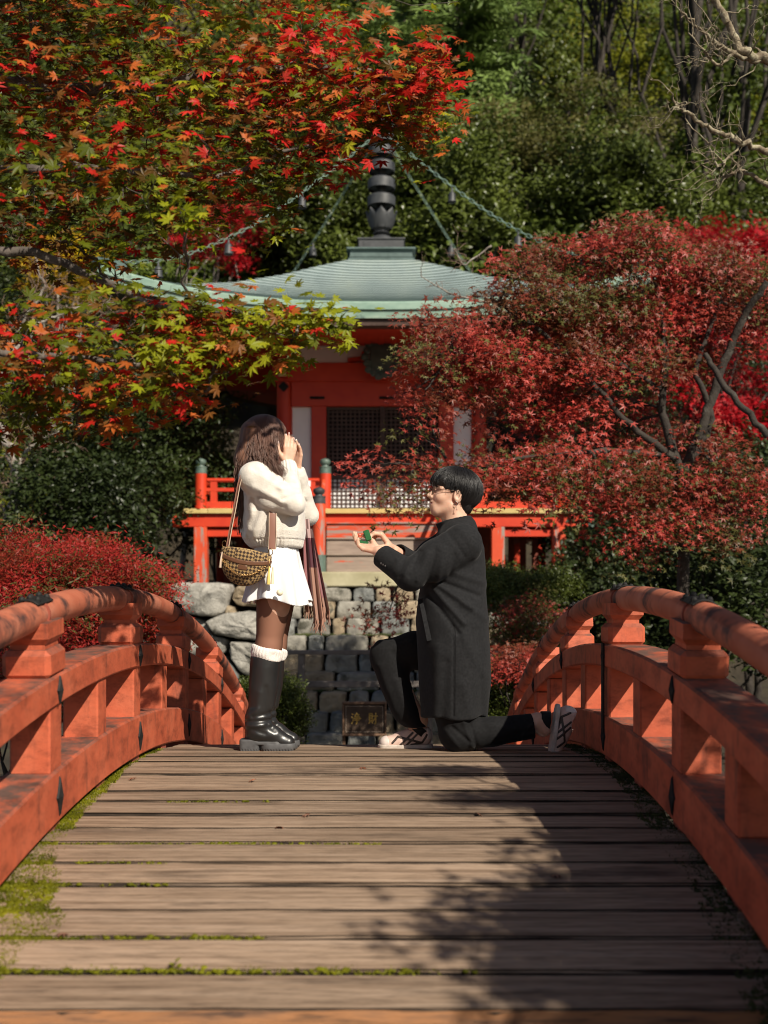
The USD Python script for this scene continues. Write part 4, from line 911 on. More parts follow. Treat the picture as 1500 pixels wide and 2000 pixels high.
# the wooded hillside: rows of trees, each a thing
HILL = 'trees on the wooded hillside behind the hall'
_g = np.random.default_rng(77); n_ = 0
LBL = {'forest': 'dark green broadleaf tree on the wooded hillside behind the hall', 'glossy': 'glossy green evergreen tree on the wooded hillside behind the hall', 'lime': 'yellow green tree catching the sun on the wooded hillside',
       'olive': 'brownish olive tree on the wooded hillside behind the hall', 'conifer': 'feathery green conifer on the wooded hillside'}
LOOKS = {'forest': 'dark green broadleaf tree', 'glossy': 'glossy evergreen tree', 'lime': 'yellow green sunlit tree', 'olive': 'brownish olive tree', 'conifer': 'feathery green conifer'}
COLS = ['at the far left', 'behind the near maple at left', 'behind the middle of the near maple', 'left of the spire', 'straight behind the spire', 'just right of the spire', 'above the left of the dark red maple', 'above the right of the dark red maple', 'behind the bare lichen branches', 'at the far right']
ROWS = {27: 'hillside foot', 31: 'lower hillside', 37: 'middle hillside', 44: 'upper hillside', 52: 'topmost hillside'}
for d, step, py, rx, rz, kinds in ((27, 190, 560, 2.0, 2.3, 'gfgg'), (31, 200, 370, 2.2, 2.6, 'loglf'), (37, 190, 215, 2.5, 3.0, 'flfgl'), (44, 190, 60, 2.8, 3.2, 'fllff'), (52, 190, -60, 3.2, 3.6, 'fffl')):
    for i, px in enumerate(np.linspace(-60, 1580, 10)):
        px = px + _g.uniform(-45, 45); kd = {'f': 'forest', 'g': 'glossy', 'l': 'lime', 'o': 'olive'}[kinds[(i + int(d)) % len(kinds)]]
        dd = d + _g.uniform(-1.5, 1.5); c = P(px, py + _g.uniform(-45, 45), dd)
        b = np.array([c[0] + _g.uniform(-.6, .6), dd + .3, gz(c[0], dd + .3)])
        tree('forest_tree', 'tree', f'{LOOKS[kd]} {COLS[i]}, {ROWS[d]}', b, c, (rx * _g.uniform(.85, 1.2), rx, rz), kd, 500 + n_, lumps=24, per=8, scale=1.15 if d > 35 else 1.0, group=HILL, trunk_r=.20); n_ += 1
# trees one can tell apart
tree('conifer_tree', 'tree', 'tall light green conifer rising behind the spire at the top', (P(820, 900, 30)[0], 30, gz(1, 30)), P(835, 110, 29), (2.3, 1.8, 3.0), 'conifer', 901, lumps=46, per=10, scale=.8, tilt=.35, flatpads=True)
tree('evergreen_tree', 'tree', 'rounded glossy evergreen right of the spire with broad leaves', (P(1190, 900, 25.5)[0], 25.5, gz(5, 25.5)), P(1190, 385, 25), (1.75, 1.6, 1.25), 'glossy', 902, lumps=30, per=10, scale=.85)
tree('evergreen_tree', 'tree', 'glossy evergreen just left of the spire behind the roof', (P(600, 900, 26)[0], 26, gz(-2, 26)), P(610, 470, 25.5), (1.9, 1.6, 1.5), 'glossy', 903, lumps=30, per=10, scale=.9)
tree('evergreen_tree', 'tree', 'evergreen directly right of the spire behind the chains', (P(900, 900, 26)[0], 26, gz(2, 26)), P(890, 400, 26), (1.6, 1.5, 2.0), 'glossy', 904, lumps=30, per=10, scale=.9)
tree('olive_tree', 'tree', 'loose brownish olive tree above the rounded evergreen', (P(1120, 900, 29)[0], 29, gz(5, 29)), P(1110, 255, 28), (2.4, 1.8, 1.4), 'olive', 905, lumps=26, per=8, scale=.9, flatpads=True)
tree('red_maple', 'tree', 'crimson maple behind the left side of the roof', (P(420, 900, 24.5)[0], 24.5, gz(-4, 24.5)), P(425, 462, 24.5), (1.0, .9, .75), 'crimson', 906, lumps=18, per=4, scale=.8, flatpads=True, bark='bark_pale', trunk_r=.09)
tree('yellow_shrub', 'shrub', 'small shrub with yellow leaves at the far left', (P(110, 1000, 19)[0], 19, 0), P(120, 515, 19), (.75, .6, .55), 'yellow', 907, lumps=12, per=4, scale=.8, trunk_r=.05, bark='bark_pale')
tree('red_maple', 'tree', 'bright red maple at the right edge beyond the dark red maple', (P(1440, 1000, 17)[0], 17, 0), P(1440, 740, 17), (1.3, .9, 1.0), 'crimson', 908, lumps=18, per=7, scale=.8, flatpads=True, trunk_r=.07)
tree('red_maple', 'tree', 'scarlet maple top showing at the upper right edge', (P(1420, 1000, 21)[0], 21, 0), P(1420, 500, 21), (1.2, .9, .6), 'crimson', 909, lumps=14, per=7, scale=.8, flatpads=True, trunk_r=.07)
# tall dark trunks that stand clear of the leaves at the upper right
for i, (px, d, lean_, lb) in enumerate(((1012, 30, .25, 'slender dark trunk high on the hillside right of the conifer'), (1115, 31, -.3, 'dark forked trunk at the top, second right of the conifer'), (1168, 30.5, .5, 'leaning dark trunk at the top above the olive tree'),
        (1345, 28, .1, 'thick dark trunk left of the bare lichen branches'), (1375, 29, .3, 'thinner dark trunk just beside the thick one at upper right'), (1462, 28.5, -.2, 'dark trunk behind the lichen branches at the right edge'))):
    c = P(px, -330, d); b = np.array([P(px, 900, d)[0], d, gz(P(px, 900, d)[0], d)]); b[0] -= lean_
    tree('tall_tree', 'tree', lb, b, c, (2.0, 1.6, 1.4), 'forest', 985 + i, lumps=14, per=7, trunk_r=.17 if i in (3, 5) else .11, limbs=10)
# the dark planting either side of the hall
for i, (px, py, d, rx, rz, kd, lb) in enumerate(((60, 900, 17, 1.5, 1.6, 'limehedge', 'yellow green shrub under the overhanging maple at far left'), (230, 880, 16.5, 1.1, 1.5, 'hedge', 'dark evergreen shrub left of the hall, nearest its eaves'),
        (330, 960, 18, 1.2, 1.7, 'hedge', 'dark evergreen shrub close beside the left veranda corner'), (120, 1040, 14.5, 1.2, 1.0, 'hedge', 'low dark shrub behind the red shrub'), (440, 850, 23.5, 1.5, 1.6, 'limehedge', 'sunlit shrub seen under the left eaves behind the hall'),
        (20, 700, 21, 2.0, 2.2, 'hedge', 'tall dark shrub at the left edge behind the maple leaves'), (260, 720, 22, 1.6, 1.8, 'hedge', 'dark shrub behind the left corner of the roof'),
        (1190, 980, 19, 1.5, 1.6, 'hedge', 'dark shrub right of the hall behind the red maple'), (1330, 1000, 16.5, 1.5, 1.5, 'hedge', 'dark shrub right of the platform wall'), (1470, 1040, 14.5, 1.4, 1.4, 'hedge', 'dark shrub at the right edge above the handrail'),
        (1230, 1160, 14.2, 1.1, .9, 'hedge', 'low dark shrub beside the right end of the platform wall'), (1400, 1200, 12.5, 1.2, .9, 'hedge', 'low dark shrub behind the right handrail'), (1430, 830, 20, 2.0, 1.6, 'hedge', 'dark tree behind the crimson maple at right'), (1180, 760, 23.5, 1.9, 1.8, 'hedge', 'dark shrub behind the right eaves of the hall'))):
    c = P(px, py, d); tree('evergreen_shrub', 'shrub', lb, (c[0], d, gz(c[0], d)), c, (rx, rx * .8, rz), kd, 930 + i, lumps=24, per=7, scale=1.0, trunk_r=.06, limbs=7, lean=.1)
# clipped bush by the steps with a dark red one below it
c = P(1015, 1150, 13.6); tree('clipped_bush', 'shrub', 'rounded green bush beside the steps behind the kneeling person', (c[0], 13.6, 0), c, (.62, .5, .22), 'bush', 960, lumps=26, per=10, scale=.9, trunk_r=.04, lump_r=.3)
c = P(1030, 1215, 12.6); tree('red_shrub', 'shrub', 'dusky red shrub below the rounded green bush', (c[0], 12.6, 0), c, (.62, .4, .30), 'maroon_olive', 961, lumps=18, per=5, scale=.7, trunk_r=.03, limbs=14)
c = P(1010, 1295, 10.2); tree('red_shrub', 'shrub', 'small pinkish red shrub beside the far end of the right railing', (c[0], 10.2, 0), c, (.30, .25, .11), 'maroon', 962, lumps=9, per=4, scale=.6, trunk_r=.02)
c = P(990, 1370, 10.6); tree('evergreen_shrub', 'shrub', 'dark low shrub at the foot of the right railing beside the coat', (c[0], 10.6, 0), c, (.42, .3, .40), 'bush', 963, lumps=22, per=7, scale=.9, trunk_r=.03)
c = P(540, 1385, 11.6); tree('mossy_shrub', 'shrub', 'dark mossy mound beside the boots of the standing person', (c[0], 11.6, 0), c, (.28, .25, .38), 'bush', 964, lumps=18, per=8, scale=.7, trunk_r=.03)
c = P(480, 1345, 11.4); tree('grassy_tuft', 'plant', 'small green tuft beside the far end of the left railing', (c[0], 11.4, 0), c + [0, 0, -.1], (.16, .15, .15), 'bush', 965, lumps=8, per=5, scale=.7, trunk_r=.015)
# the red shrub on the left bank
c = P(110, 1135, 9.0); tree('red_shrub', 'shrub', 'wide fine leaved scarlet shrub behind the left railing', (c[0], 9.0, -.2), c + [0, 0, -.05], (.98, .7, .42), 'shrub', 970, lumps=46, per=12, scale=1.0, trunk_r=.035, lump_r=.28, limbs=20)
c = P(40, 1260, 8.0); tree('red_shrub', 'shrub', 'orange and green shrub low behind the left railing', (c[0], 8.0, -.3), c + [-.1, 0, -.1], (.9, .45, .40), 'shrub', 971, lumps=24, per=9, scale=1.0, trunk_r=.03)
c = P(240, 1250, 9.4); tree('red_shrub', 'shrub', 'dark red undergrowth between the left railing and the boulders', (c[0], 9.4, -.2), c + [-.1, 0, 0], (.55, .4, .36), 'shrub', 972, lumps=20, per=8, scale=1.0, trunk_r=.03)

# the dark red maple on the right: several stems, layered pads of leaves
def pads_tree(name, cat, label, base, stems, pads, kind, seed, density, scale, bark='bark', twigs=True, tilt=.40, kind2=None):
    t = thing(name, label, cat, base); g = np.random.default_rng(seed); m = MB(); ends = []
    for k, (pts, r0, r1) in enumerate(stems):
        pts = np.array([P(q_[0], q_[1], q_[2] * MD) for q_ in pts]); tt = np.linspace(0, 1, len(pts)); fine = np.linspace(0, 1, 5 * len(pts)); q = np.stack([np.interp(fine, tt, pts[:, j]) for j in range(3)], 1)
        q[1:-1] = (q[:-2] + 2 * q[1:-1] + q[2:]) / 4; q += g.normal(0, .008, q.shape); m.tube(q, np.linspace(r0, r1, len(q)), 8); ends.append(q)
    allp = np.vstack(ends); pos = []
    for (px, py, d, rx, ry, dd) in pads:
        c = P(px, py, d); n = max(3, int(density * rx * ry / 1000 * (d / 11) ** 2)); s = d / FPX
        a = g.normal(0, .5, (n, 3)); L = np.linalg.norm(a, axis=1, keepdims=True); a = np.where(L > 1, a / L, a); q = c + a * [rx * s, dd, ry * s]; q[:, 2] -= .12 * (a[:, 0] ** 2) * rx * s; pos.append(q)
        if twigs:
            near = allp[np.argmin(((allp - c) ** 2).sum(1))]; e = limb(m, near, c, .016, .006, seed + int(px), .08, 7, 5)
            for j in range(4): limb(m, e[3 + j % 3], q[g.integers(len(q))], .006, .002, seed + int(px) + j, .1, 6, 4)
    part(t, 'trunk', m, bark, smooth=True); pos = np.vstack(pos); R = rotx(.62) @ rand_rot(g, len(pos), tilt)
    scatter(t, 'crown', protos(kind) + (protos(kind2) if kind2 else []), pos, R, scale * g.uniform(.7, 1.3, len(pos)), seed=seed); return t
RD = 11.5; MD = .88
pads = [(1030, 515, 11.2, 58, 26), (1130, 495, 11.5, 105, 36), (1215, 455, 11.8, 80, 24), (1270, 490, 11.6, 120, 40), (1400, 520, 11.8, 130, 50), (1470, 600, 11.8, 90, 60),
        (880, 640, 10.8, 105, 32), (1010, 588, 11, 72, 26), (1040, 600, 11.2, 110, 45), (1160, 590, 11.5, 130, 50), (1290, 600, 11.8, 120, 50), (840, 700, 10.6, 70, 24), (950, 700, 10.9, 120, 42), (1090, 690, 11.2, 120, 50),
        (1240, 690, 11.6, 110, 50), (1340, 690, 12.2, 90, 40), (830, 762, 10.6, 65, 18), (1012, 780, 11.2, 80, 36), (1100, 790, 11.6, 100, 42), (845, 838, 10.6, 42, 13),
        (765, 905, 10.2, 50, 12), (800, 962, 10.2, 62, 20), (880, 925, 10.4, 80, 26), (990, 912, 10.8, 80, 28), (1070, 905, 11, 120, 38), (1190, 925, 11.2, 130, 42), (1320, 935, 11.4, 130, 42), (1440, 940, 11.4, 90, 42),
        (1010, 955, 10.8, 85, 15), (1180, 970, 11, 100, 16), (1290, 1010, 11.2, 110, 26), (1420, 1030, 11.2, 90, 30), (1250, 1075, 11.4, 60, 16), (1350, 860, 11.8, 80, 30), (1230, 800, 12.4, 80, 40), (1180, 860, 12.2, 70, 30), (760, 1195, 12.8, 40, 16)]
pads_tree('dark_red_maple', 'tree', 'large dark red maple spreading over the right half beside the hall', P(1335, 960, RD * MD) * [1, 1, 0],
          [([(1335, 1180, RD), (1335, 960, RD), (1320, 890, RD), (1290, 800, RD), (1302, 700, RD), (1288, 600, 11.6)], 0.0578, 0.0204), ([(1332, 930, RD), (1370, 840, RD), (1410, 720, RD), (1450, 620, 11.4), (1500, 550, 11.2)], 0.0510, 0.0272),
           ([(1325, 900, RD), (1230, 830, 11.3), (1150, 740, 11.2), (1060, 650, 11.0), (960, 580, 11)], 0.0340, 0.0136), ([(1340, 910, RD), (1395, 820, RD), (1355, 720, RD), (1390, 640, 11.6), (1420, 540, 11.7)], 0.0340, 0.0136),
           ([(1320, 890, RD), (1180, 880, 11.2), (1040, 890, 10.9), (900, 920, 10.5), (780, 905, 10.2)], 0.0272, 0.0082), ([(1290, 760, RD), (1180, 690, 11.3), (1030, 690, 11), (880, 690, 10.7)], 0.0238, 0.0082),
           ([(1375, 690, 11.2), (1420, 760, 11), (1500, 850, 10.8)], 0.0238, 0.0306), ([(1150, 740, 11.2), (1130, 640, 11.4), (1140, 520, 11.5)], 0.0204, 0.0082)],
          [(a, b, c_ * MD, d_ * 1.02, e, .42) for a, b, c_, d_, e in pads], 'maroon', 980, 8.2, .92, tilt=.42, kind2='maroon_olive')

# bare branches: upper right with lichen, left grey twigs, and one before the roof
def bare(name, label, cat, base, stems, bark, seed, twn=10, tl=.5, r=.006):
    t = thing(name, label, cat, base); g = np.random.default_rng(seed)
    for k, (pts, r0, r1) in enumerate(stems):
        m = MB(); pts = np.array([P(*q) for q in pts]); tt = np.linspace(0, 1, len(pts)); fine = np.linspace(0, 1, 6 * len(pts)); q = np.stack([np.interp(fine, tt, pts[:, j]) for j in range(3)], 1)
        q[1:-1] = (q[:-2] + 2 * q[1:-1] + q[2:]) / 4; q += g.normal(0, r0 * .35, q.shape); m.tube(q, np.linspace(r0, r1, len(q)) * g.uniform(.85, 1.2, len(q)), 8); part(t, 'branch', m, bark, smooth=True)
        tm = MB()
        for j in range(twn):
            i = g.integers(2, len(q)); d = nrm(q[i] - q[i - 1]); v = nrm(d * .7 + g.normal(0, .55, 3) * [1, .6, 1] + [0, 0, .15]); L = tl * g.uniform(.4, 1.2)
            e = limb(tm, q[i], q[i] + v * L, r, r * .3, seed * 7 + k * 50 + j, .22, 8, 5)
            for _ in range(2): a = g.integers(2, 7); limb(tm, e[a], e[a] + nrm(v + g.normal(0, .6, 3)) * L * .45, r * .5, r * .2, seed * 9 + k * 50 + j * 3 + _, .25, 6, 4)
        part(t, 'twigs', tm, bark if r > .01 else 'twig' if bark != 'bark_lichen' else bark, smooth=True, kind='stuff')
    return t
bare('lichen_tree', 'bare lichen covered tree reaching in at the upper right corner', 'tree', P(1640, 1170, 7.0) * [1, 1, 0],
     [([(1640, 1500, 7.0), (1620, 700, 7.0), (1560, 250, 7.0)], .09, .05), ([(1590, 330, 7), (1560, 200, 7), (1500, 120, 6.9), (1440, 95, 6.8), (1410, 20, 6.8), (1375, -40, 6.8)], .034, .016), ([(1500, 120, 6.9), (1440, 110, 6.8), (1385, 75, 6.8), (1330, 20, 6.7)], .016, .006), ([(1440, 100, 6.8), (1400, 130, 6.8), (1345, 65, 6.7)], .012, .004),
      ([(1600, 360, 7), (1520, 300, 6.9), (1450, 280, 6.8), (1390, 255, 6.8), (1330, 215, 6.7), (1310, 190, 6.7)], .026, .005), ([(1450, 280, 6.8), (1400, 330, 6.8), (1385, 280, 6.8), (1340, 240, 6.7)], .008, .003), ([(1590, 420, 7), (1500, 360, 7), (1440, 330, 7), (1400, 360, 7)], .02, .006)], 'bark_lichen', 41, 13, .28, .0045)
bare('bare_tree', 'pale bare twiggy tree at the left beyond the maple leaves', 'tree', P(30, 1170, 15) * [1, 1, 0],
     [([(25, 1200, 15), (20, 1000, 15), (35, 930, 15), (0, 820, 15)], .09, .05), ([(40, 1040, 15), (20, 930, 15), (60, 870, 15), (120, 840, 15)], .04, .01), ([(-20, 760, 15), (60, 640, 15), (150, 600, 15), (230, 590, 15)], .03, .008), ([(0, 700, 15), (90, 560, 15), (60, 480, 15)], .03, .008), ([(60, 640, 15), (160, 660, 15), (250, 640, 15)], .02, .006)], 'bark_pale', 42, 26, .7, .007)
bare('bare_twig', 'pale leafless branch reaching across the right side of the roof', 'branch', P(1000, 640, 11),
     [([(1010, 600, 11), (950, 590, 11), (880, 575, 11), (820, 540, 11)], .016, .004), ([(960, 480, 12), (905, 520, 12), (890, 490, 12)], .012, .004), ([(1010, 610, 11), (930, 630, 11), (860, 645, 11)], .010, .003)], 'bark_pale', 43, 12, .25, .004)

# ---- the near maple hanging in from the upper left -------------------------------------------
# a tree on the right bank behind the camera, out of the picture, whose shade falls on the deck
t_ = tree('red_maple', 'tree', 'maple on the near right bank whose shade falls across the deck', (3.4, .3, -.2), (2.92, .50, 3.02), (1.05, 1.05, .55), 'maroon', 975, lumps=36, per=26, scale=1.0, trunk_r=.09, lean=0, extra=(((1.74, 2.54, 3.22), (.24, .05, .03), 40), ((2.06, 1.98, 3.2), (.36, .10, .04), 120), ((2.4, 1.4, 3.2), (.30, .25, .05), 110)))
near = thing('overhanging_maple', 'near maple with red, orange and green leaves hanging in from the upper left', 'tree', np.array([-3.4, 2.6, 0]))
noisy('bark_maple', [(.3, (.05, .042, .036)), (.55, (.12, .10, .085)), (.75, (.26, .23, .20))], scale=14, rough=.9, bump=.8, bscale=40, bdist=.008)
ng = np.random.default_rng(5); m = MB()
def nb(pts, r0, r1):
    pts = np.array([P(q[0], q[1], q[2] * 1.32) for q in pts]); tt = np.linspace(0, 1, len(pts)); fine = np.linspace(0, 1, 6 * len(pts)); q = np.stack([np.interp(fine, tt, pts[:, j]) for j in range(3)], 1)
    q[1:-1] = (q[:-2] + 2 * q[1:-1] + q[2:]) / 4; q += ng.normal(0, .006, q.shape); m.tube(q, np.linspace(r0, r1, len(q)) * .72, 8); return q
limbs_ = [nb([(-2200, 1500, 2.6), (-1900, 500, 2.7), (-1300, 250, 3.0), (-600, 200, 3.3)], .14, .07), nb([(-600, 200, 3.3), (0, 160, 3.4), (200, 175, 3.4), (320, 165, 3.4), (450, 140, 3.4), (640, 130, 3.4), (840, 170, 3.4)], .045, .008),
          nb([(-600, 200, 3.3), (-100, 20, 3.2), (250, -60, 3.2), (600, -60, 3.3)], .04, .01), nb([(-600, 260, 3.3), (-100, 330, 3.2), (100, 330, 3.2), (260, 330, 3.2), (420, 350, 3.2), (600, 280, 3.3)], .035, .008),
          nb([(-600, 300, 3.2), (-100, 480, 3.1), (100, 500, 3.1), (300, 600, 3.1), (480, 620, 3.1), (660, 640, 3.1)], .035, .005), nb([(-400, 500, 3.0), (0, 690, 3.0), (160, 700, 3.0), (330, 720, 3.0), (400, 770, 3.0)], .025, .005), nb([(240, 600, 3.3), (180, 500, 3.3), (120, 470, 3.3)], .012, .005)]
bp_ = np.vstack(limbs_)
# (pixel x, y, depth, half width, half height in pixels, depth spread, leaves, weights of red, orange, green, lime)
NP = [(60, 60, 3.3, 170, 90, .5, 190, (2, 3, 3, 0)), (230, 90, 3.3, 150, 100, .5, 190, (3, 3, 2, 1)), (430, 150, 3.4, 130, 80, .45, 170, (4, 2, 2, 1)), (590, 70, 3.4, 130, 90, .45, 190, (5, 2, 1, .5)), (690, 180, 3.4, 130, 80, .4, 190, (5, 3, 1, .7)),
      (820, 180, 3.4, 72, 75, .3, 150, (5, 5, 1, .6)), (800, 250, 3.4, 75, 38, .3, 70, (1, 4, 2, 2)), (745, 225, 3.4, 60, 30, .25, 60, (2, 4, 2, 1)), (860, 130, 3.4, 40, 40, .2, 40, (5, 4, 1, .5)), (560, 180, 3.4, 110, 60, .4, 110, (4, 3, 2, .6)), (100, 210, 3.3, 170, 90, .5, 210, (4, 3, 3, .5)), (300, 240, 3.3, 150, 80, .5, 190, (3, 2, 4, .7)), (500, 260, 3.3, 140, 80, .5, 190, (4, 2, 3, .7)), (640, 290, 3.3, 80, 45, .3, 70, (2, 5, 1, 1)),
      (60, 380, 3.2, 150, 100, .5, 210, (3, 3, 4, .3)), (240, 390, 3.2, 140, 90, .5, 190, (2, 2, 6, .5)), (420, 360, 3.2, 130, 70, .45, 150, (3, 2, 4, .6)), (520, 370, 3.4, 60, 70, .3, 70, (0, .5, 6, .4)), (350, 410, 2.9, 50, 35, .2, 26, (0, 1, 2, 6)), (110, 470, 3.2, 150, 50, .45, 60, (1, 3, 5, .3)), (225, 530, 3.2, 45, 60, .3, 22, (1, 2, 5, 0)),
      (50, 640, 3.1, 110, 70, .45, 80, (2, 2, 5, 1)), (260, 625, 3.1, 100, 45, .4, 90, (1, 1, 6, .5)), (390, 620, 3.1, 80, 32, .4, 70, (2, 1, 5, .6)), (500, 625, 3.1, 90, 40, .35, 85, (1, 1, 4, 4)), (620, 632, 3.0, 80, 32, .25, 66, (.3, 1, 1, 7)), (430, 690, 3.0, 80, 50, .3, 80, (3, 3, 2, 2)), (560, 680, 3.05, 60, 40, .25, 34, (.2, 1, 4, 3)), (335, 695, 2.9, 55, 40, .2, 40, (1, 1, 1, 6)),
      (60, 740, 3.0, 120, 80, .4, 120, (4, 2, 4, .5)), (200, 720, 3.0, 120, 80, .4, 130, (2, 2, 6, 1)), (340, 770, 3.0, 90, 45, .3, 75, (2, 3, 3, 1.5)), (150, 820, 3.1, 120, 40, .35, 60, (1, 3, 4, .5)), (20, 820, 3.1, 60, 40, .3, 30, (1, 3, 4, .5)),
      (260, -110, 3.3, 460, 110, .6, 480, (3, 3, 3, .5)), (-200, 250, 3.3, 160, 320, .6, 420, (3, 3, 4, .5)), (-50, -330, 2.9, 420, 160, .6, 460, (3, 3, 3, .5))]
ND = 1.32; NP = [(a, b, c * ND, *r_) for a, b, c, *r_ in NP]
mats = ['maple_red', 'maple_orange', 'maple_green', 'maple_lime', 'maple_rust']; LV = leaf_maple(1.0, .20); pos, mi, rot, sz, vis = [], [], [], [], []
for (px, py, d, rx, ry, dd, n, w) in NP:
    n = int(n * 2.2); u = ng.normal(0, .52, (n, 3)); s = d / FPX; c = P(px, py, d); q = c + u * [rx * s, dd, ry * s]; pos.append(q); w = np.array(w, float); w = np.r_[w[0] * (.9 if px > 520 and py < 320 else .45), w[1] * .8, w[2], w[3], .5 * (w[0] + w[1]) * (.5 if px > 520 and py < 320 else 1.2)]
    hot = meshkit.noise(q * 5.0, 9); k = np.array([ng.choice(5, p=(w * np.exp(2.6 * (h - .5) * np.array([1.5, .4, -1.2, -.8, .2]))) / (w * np.exp(2.6 * (h - .5) * np.array([1.5, .4, -1.2, -.8, .2]))).sum()) for h in hot]); mi.append(k)
    rr = rand_rot(ng, n, .55); lean = rotx(.55); rot.append(np.einsum('nij,jk->nik', rr, np.eye(3)) if False else lean @ rr); sz.append(.039 * ng.uniform(.62, 1.25, n))
    near_ = bp_[np.argmin(((bp_ - c) ** 2).sum(1))]; e = limb(m, near_, c, .007, .003, int(abs(px) * 7 + abs(py) + 9), .1, 7, 5)
    for j in range(5): limb(m, e[2 + j % 5], q[ng.integers(n)], .0028, .0012, int(abs(px) + abs(py) + 40 + j), .12, 6, 4)
pos = np.vstack(pos); mi = np.concatenate(mi); rot = np.concatenate(rot); sz = np.concatenate(sz)
part(near, 'trunk', m, 'bark_maple', smooth=True)
V = np.einsum('nij,kj->nki', rot, LV[0]) * sz[:, None, None] + pos[:, None]
pxx, pyy = VX + pos[:, 0] / pos[:, 1] * FPX, VY - (pos[:, 2] - ZE) / pos[:, 1] * FPX; inside = (pxx > 0) & (pxx < 1500) & (pyy > 0)
order = np.argsort(np.where(inside, pos[:, 1] / sz, 1e9)); single = order[:300]; rest = np.ones(len(pos), bool); rest[single] = False
for i in single: part(near, 'leaf', (V[i], LV[1]), mats[mi[i]])
for k in range(5):
    sel = rest & (mi == k); v = V[sel].reshape(-1, 3); f = (LV[1][None] + (np.arange(sel.sum()) * len(LV[0]))[:, None, None]).reshape(-1, 3)
    part(near, 'foliage', (v, f), mats[k], kind='stuff')

# ---- people ---------------------------------------------------------------------------------
PD = 5.6; S0 = PD / FPX; GZ = ZAT(1465, PD)
def L3(px, py, y=0.0): return np.array([XAT(px, PD), PD + y, ZAT(py, PD)])
def LX(px): return XAT(px, PD)
def LZ(py): return ZAT(py, PD)
def lrows(rows): return sorted((LZ(py), LX((a + b) / 2), PD + cy, (b - a) / 2 * S0, ry) for py, a, b, cy, ry in rows)
def lf(lst): return [(LX(a), LZ(b), LX(c), LZ(d), amp, w * S0) for a, b, c, d, amp, w in lst]
def skin(name, c):
    mat(name, {'g': ('geometry', {}), 'n': ('noise_texture', {'scale': 28, 'detail': 4}), 'r': ('rgb_ramp', {'ramp': [(.3, tuple(np.array(c) * (.9, .82, .78))), (.7, tuple(np.array(c) * 1.06))]}),
               'p': ('principled_bsdf', {'roughness': .5, 'specular_ior_level': .35, 'subsurface_weight': .18, 'subsurface_scale': .012, 'subsurface_radius': (1, .35, .2)})},
        [('g.position', 'n.vector'), ('n.fac', 'r.fac'), ('r.color', 'p.base_color')])
skin('skin_light', (.60, .36, .26)); skin('skin_warm', (.60, .37, .27))
simple('lip', (.42, .13, .11), .4); simple('nail', (.75, .58, .53), .3); simple('eye_dark', (.012, .010, .009), .15); simple('eye_white', (.7, .68, .66), .3)
def cloth(name, ramp, scale, stretch=(1, 1, 1), bump=.4, bscale=300, bdist=.0015, sheen=.25, rough=.85, wave=None):
    n = {'g': ('geometry', {}), 'm': ('mapping', {'scale': stretch}), 'n': ('noise_texture', {'scale': scale, 'detail': 5}), 'r': ('rgb_ramp', {'ramp': ramp}), 'nb': ('noise_texture', {'scale': bscale, 'detail': 3}),
         'b': ('bump', {'strength': bump, 'distance': bdist}), 'p': ('principled_bsdf', {'roughness': rough, 'specular_ior_level': .15, 'sheen_weight': sheen, 'sheen_roughness': .4})}
    l = [('g.position', 'm.vector'), ('m.vector', 'n.vector'), ('n.fac', 'r.fac'), ('r.color', 'p.base_color'), ('g.position', 'nb.vector'), ('nb.fac', 'b.height'), ('b.normal', 'p.normal')]
    return mat(name, n, l)
cloth('knit_cream', [(.3, (.60, .56, .50)), (.7, (.70, .66, .60))], 30, bump=.9, bscale=160, bdist=.003, sheen=.4)
cloth('skirt_white', [(.3, (.66, .66, .665)), (.7, (.72, .72, .73))], 20, bump=.25, bscale=500, bdist=.001, sheen=.1)
cloth('sock_cream', [(.3, (.66, .60, .56)), (.7, (.76, .72, .68))], 60, bump=.7, bscale=200, bdist=.003)
mat('tights', {'lw': ('layer_weight', {'blend': .35}), 'mx': ('mix', {'color1': (.26, .125, .082), 'color2': (.020, .014, .012)}), 'p': ('principled_bsdf', {'roughness': .5, 'specular_ior_level': .3})},
    [('lw.facing', 'mx.fac'), ('mx.color', 'p.base_color')])
noisy('boot_leather', [(.3, (.012, .012, .012)), (.7, (.018, .018, .019))], scale=6, rough=.34, bump=.3, bscale=14, bdist=.006, spec=.6)
noisy('boot_sole', [(.3, (.05, .05, .052)), (.7, (.085, .085, .088))], scale=30, rough=.6)
cloth('coat_black', [(.3, (.011, .0112, .0122)), (.7, (.019, .0192, .0205))], 90, bump=.5, bscale=500, bdist=.0012, sheen=.05, rough=.95)
cloth('trousers_black', [(.3, (.007, .007, .0075)), (.7, (.012, .012, .013))], 90, bump=.35, bscale=500, bdist=.001, sheen=.04, rough=.85)
noisy('shoe_beige', [(.3, (.52, .36, .30)), (.7, (.62, .45, .38))], scale=30, rough=.7, bump=.2, bscale=200, bdist=.001)
simple('shoe_white', (.56, .48, .44), .6); simple('shoe_stripe', (.045, .030, .024), .5); noisy('shoe_sole', [(.3, (.42, .36, .31)), (.7, (.55, .48, .42))], scale=40, rough=.7)
cloth('sock_black', [(.3, (.012, .011, .011)), (.7, (.02, .02, .02))], 60)
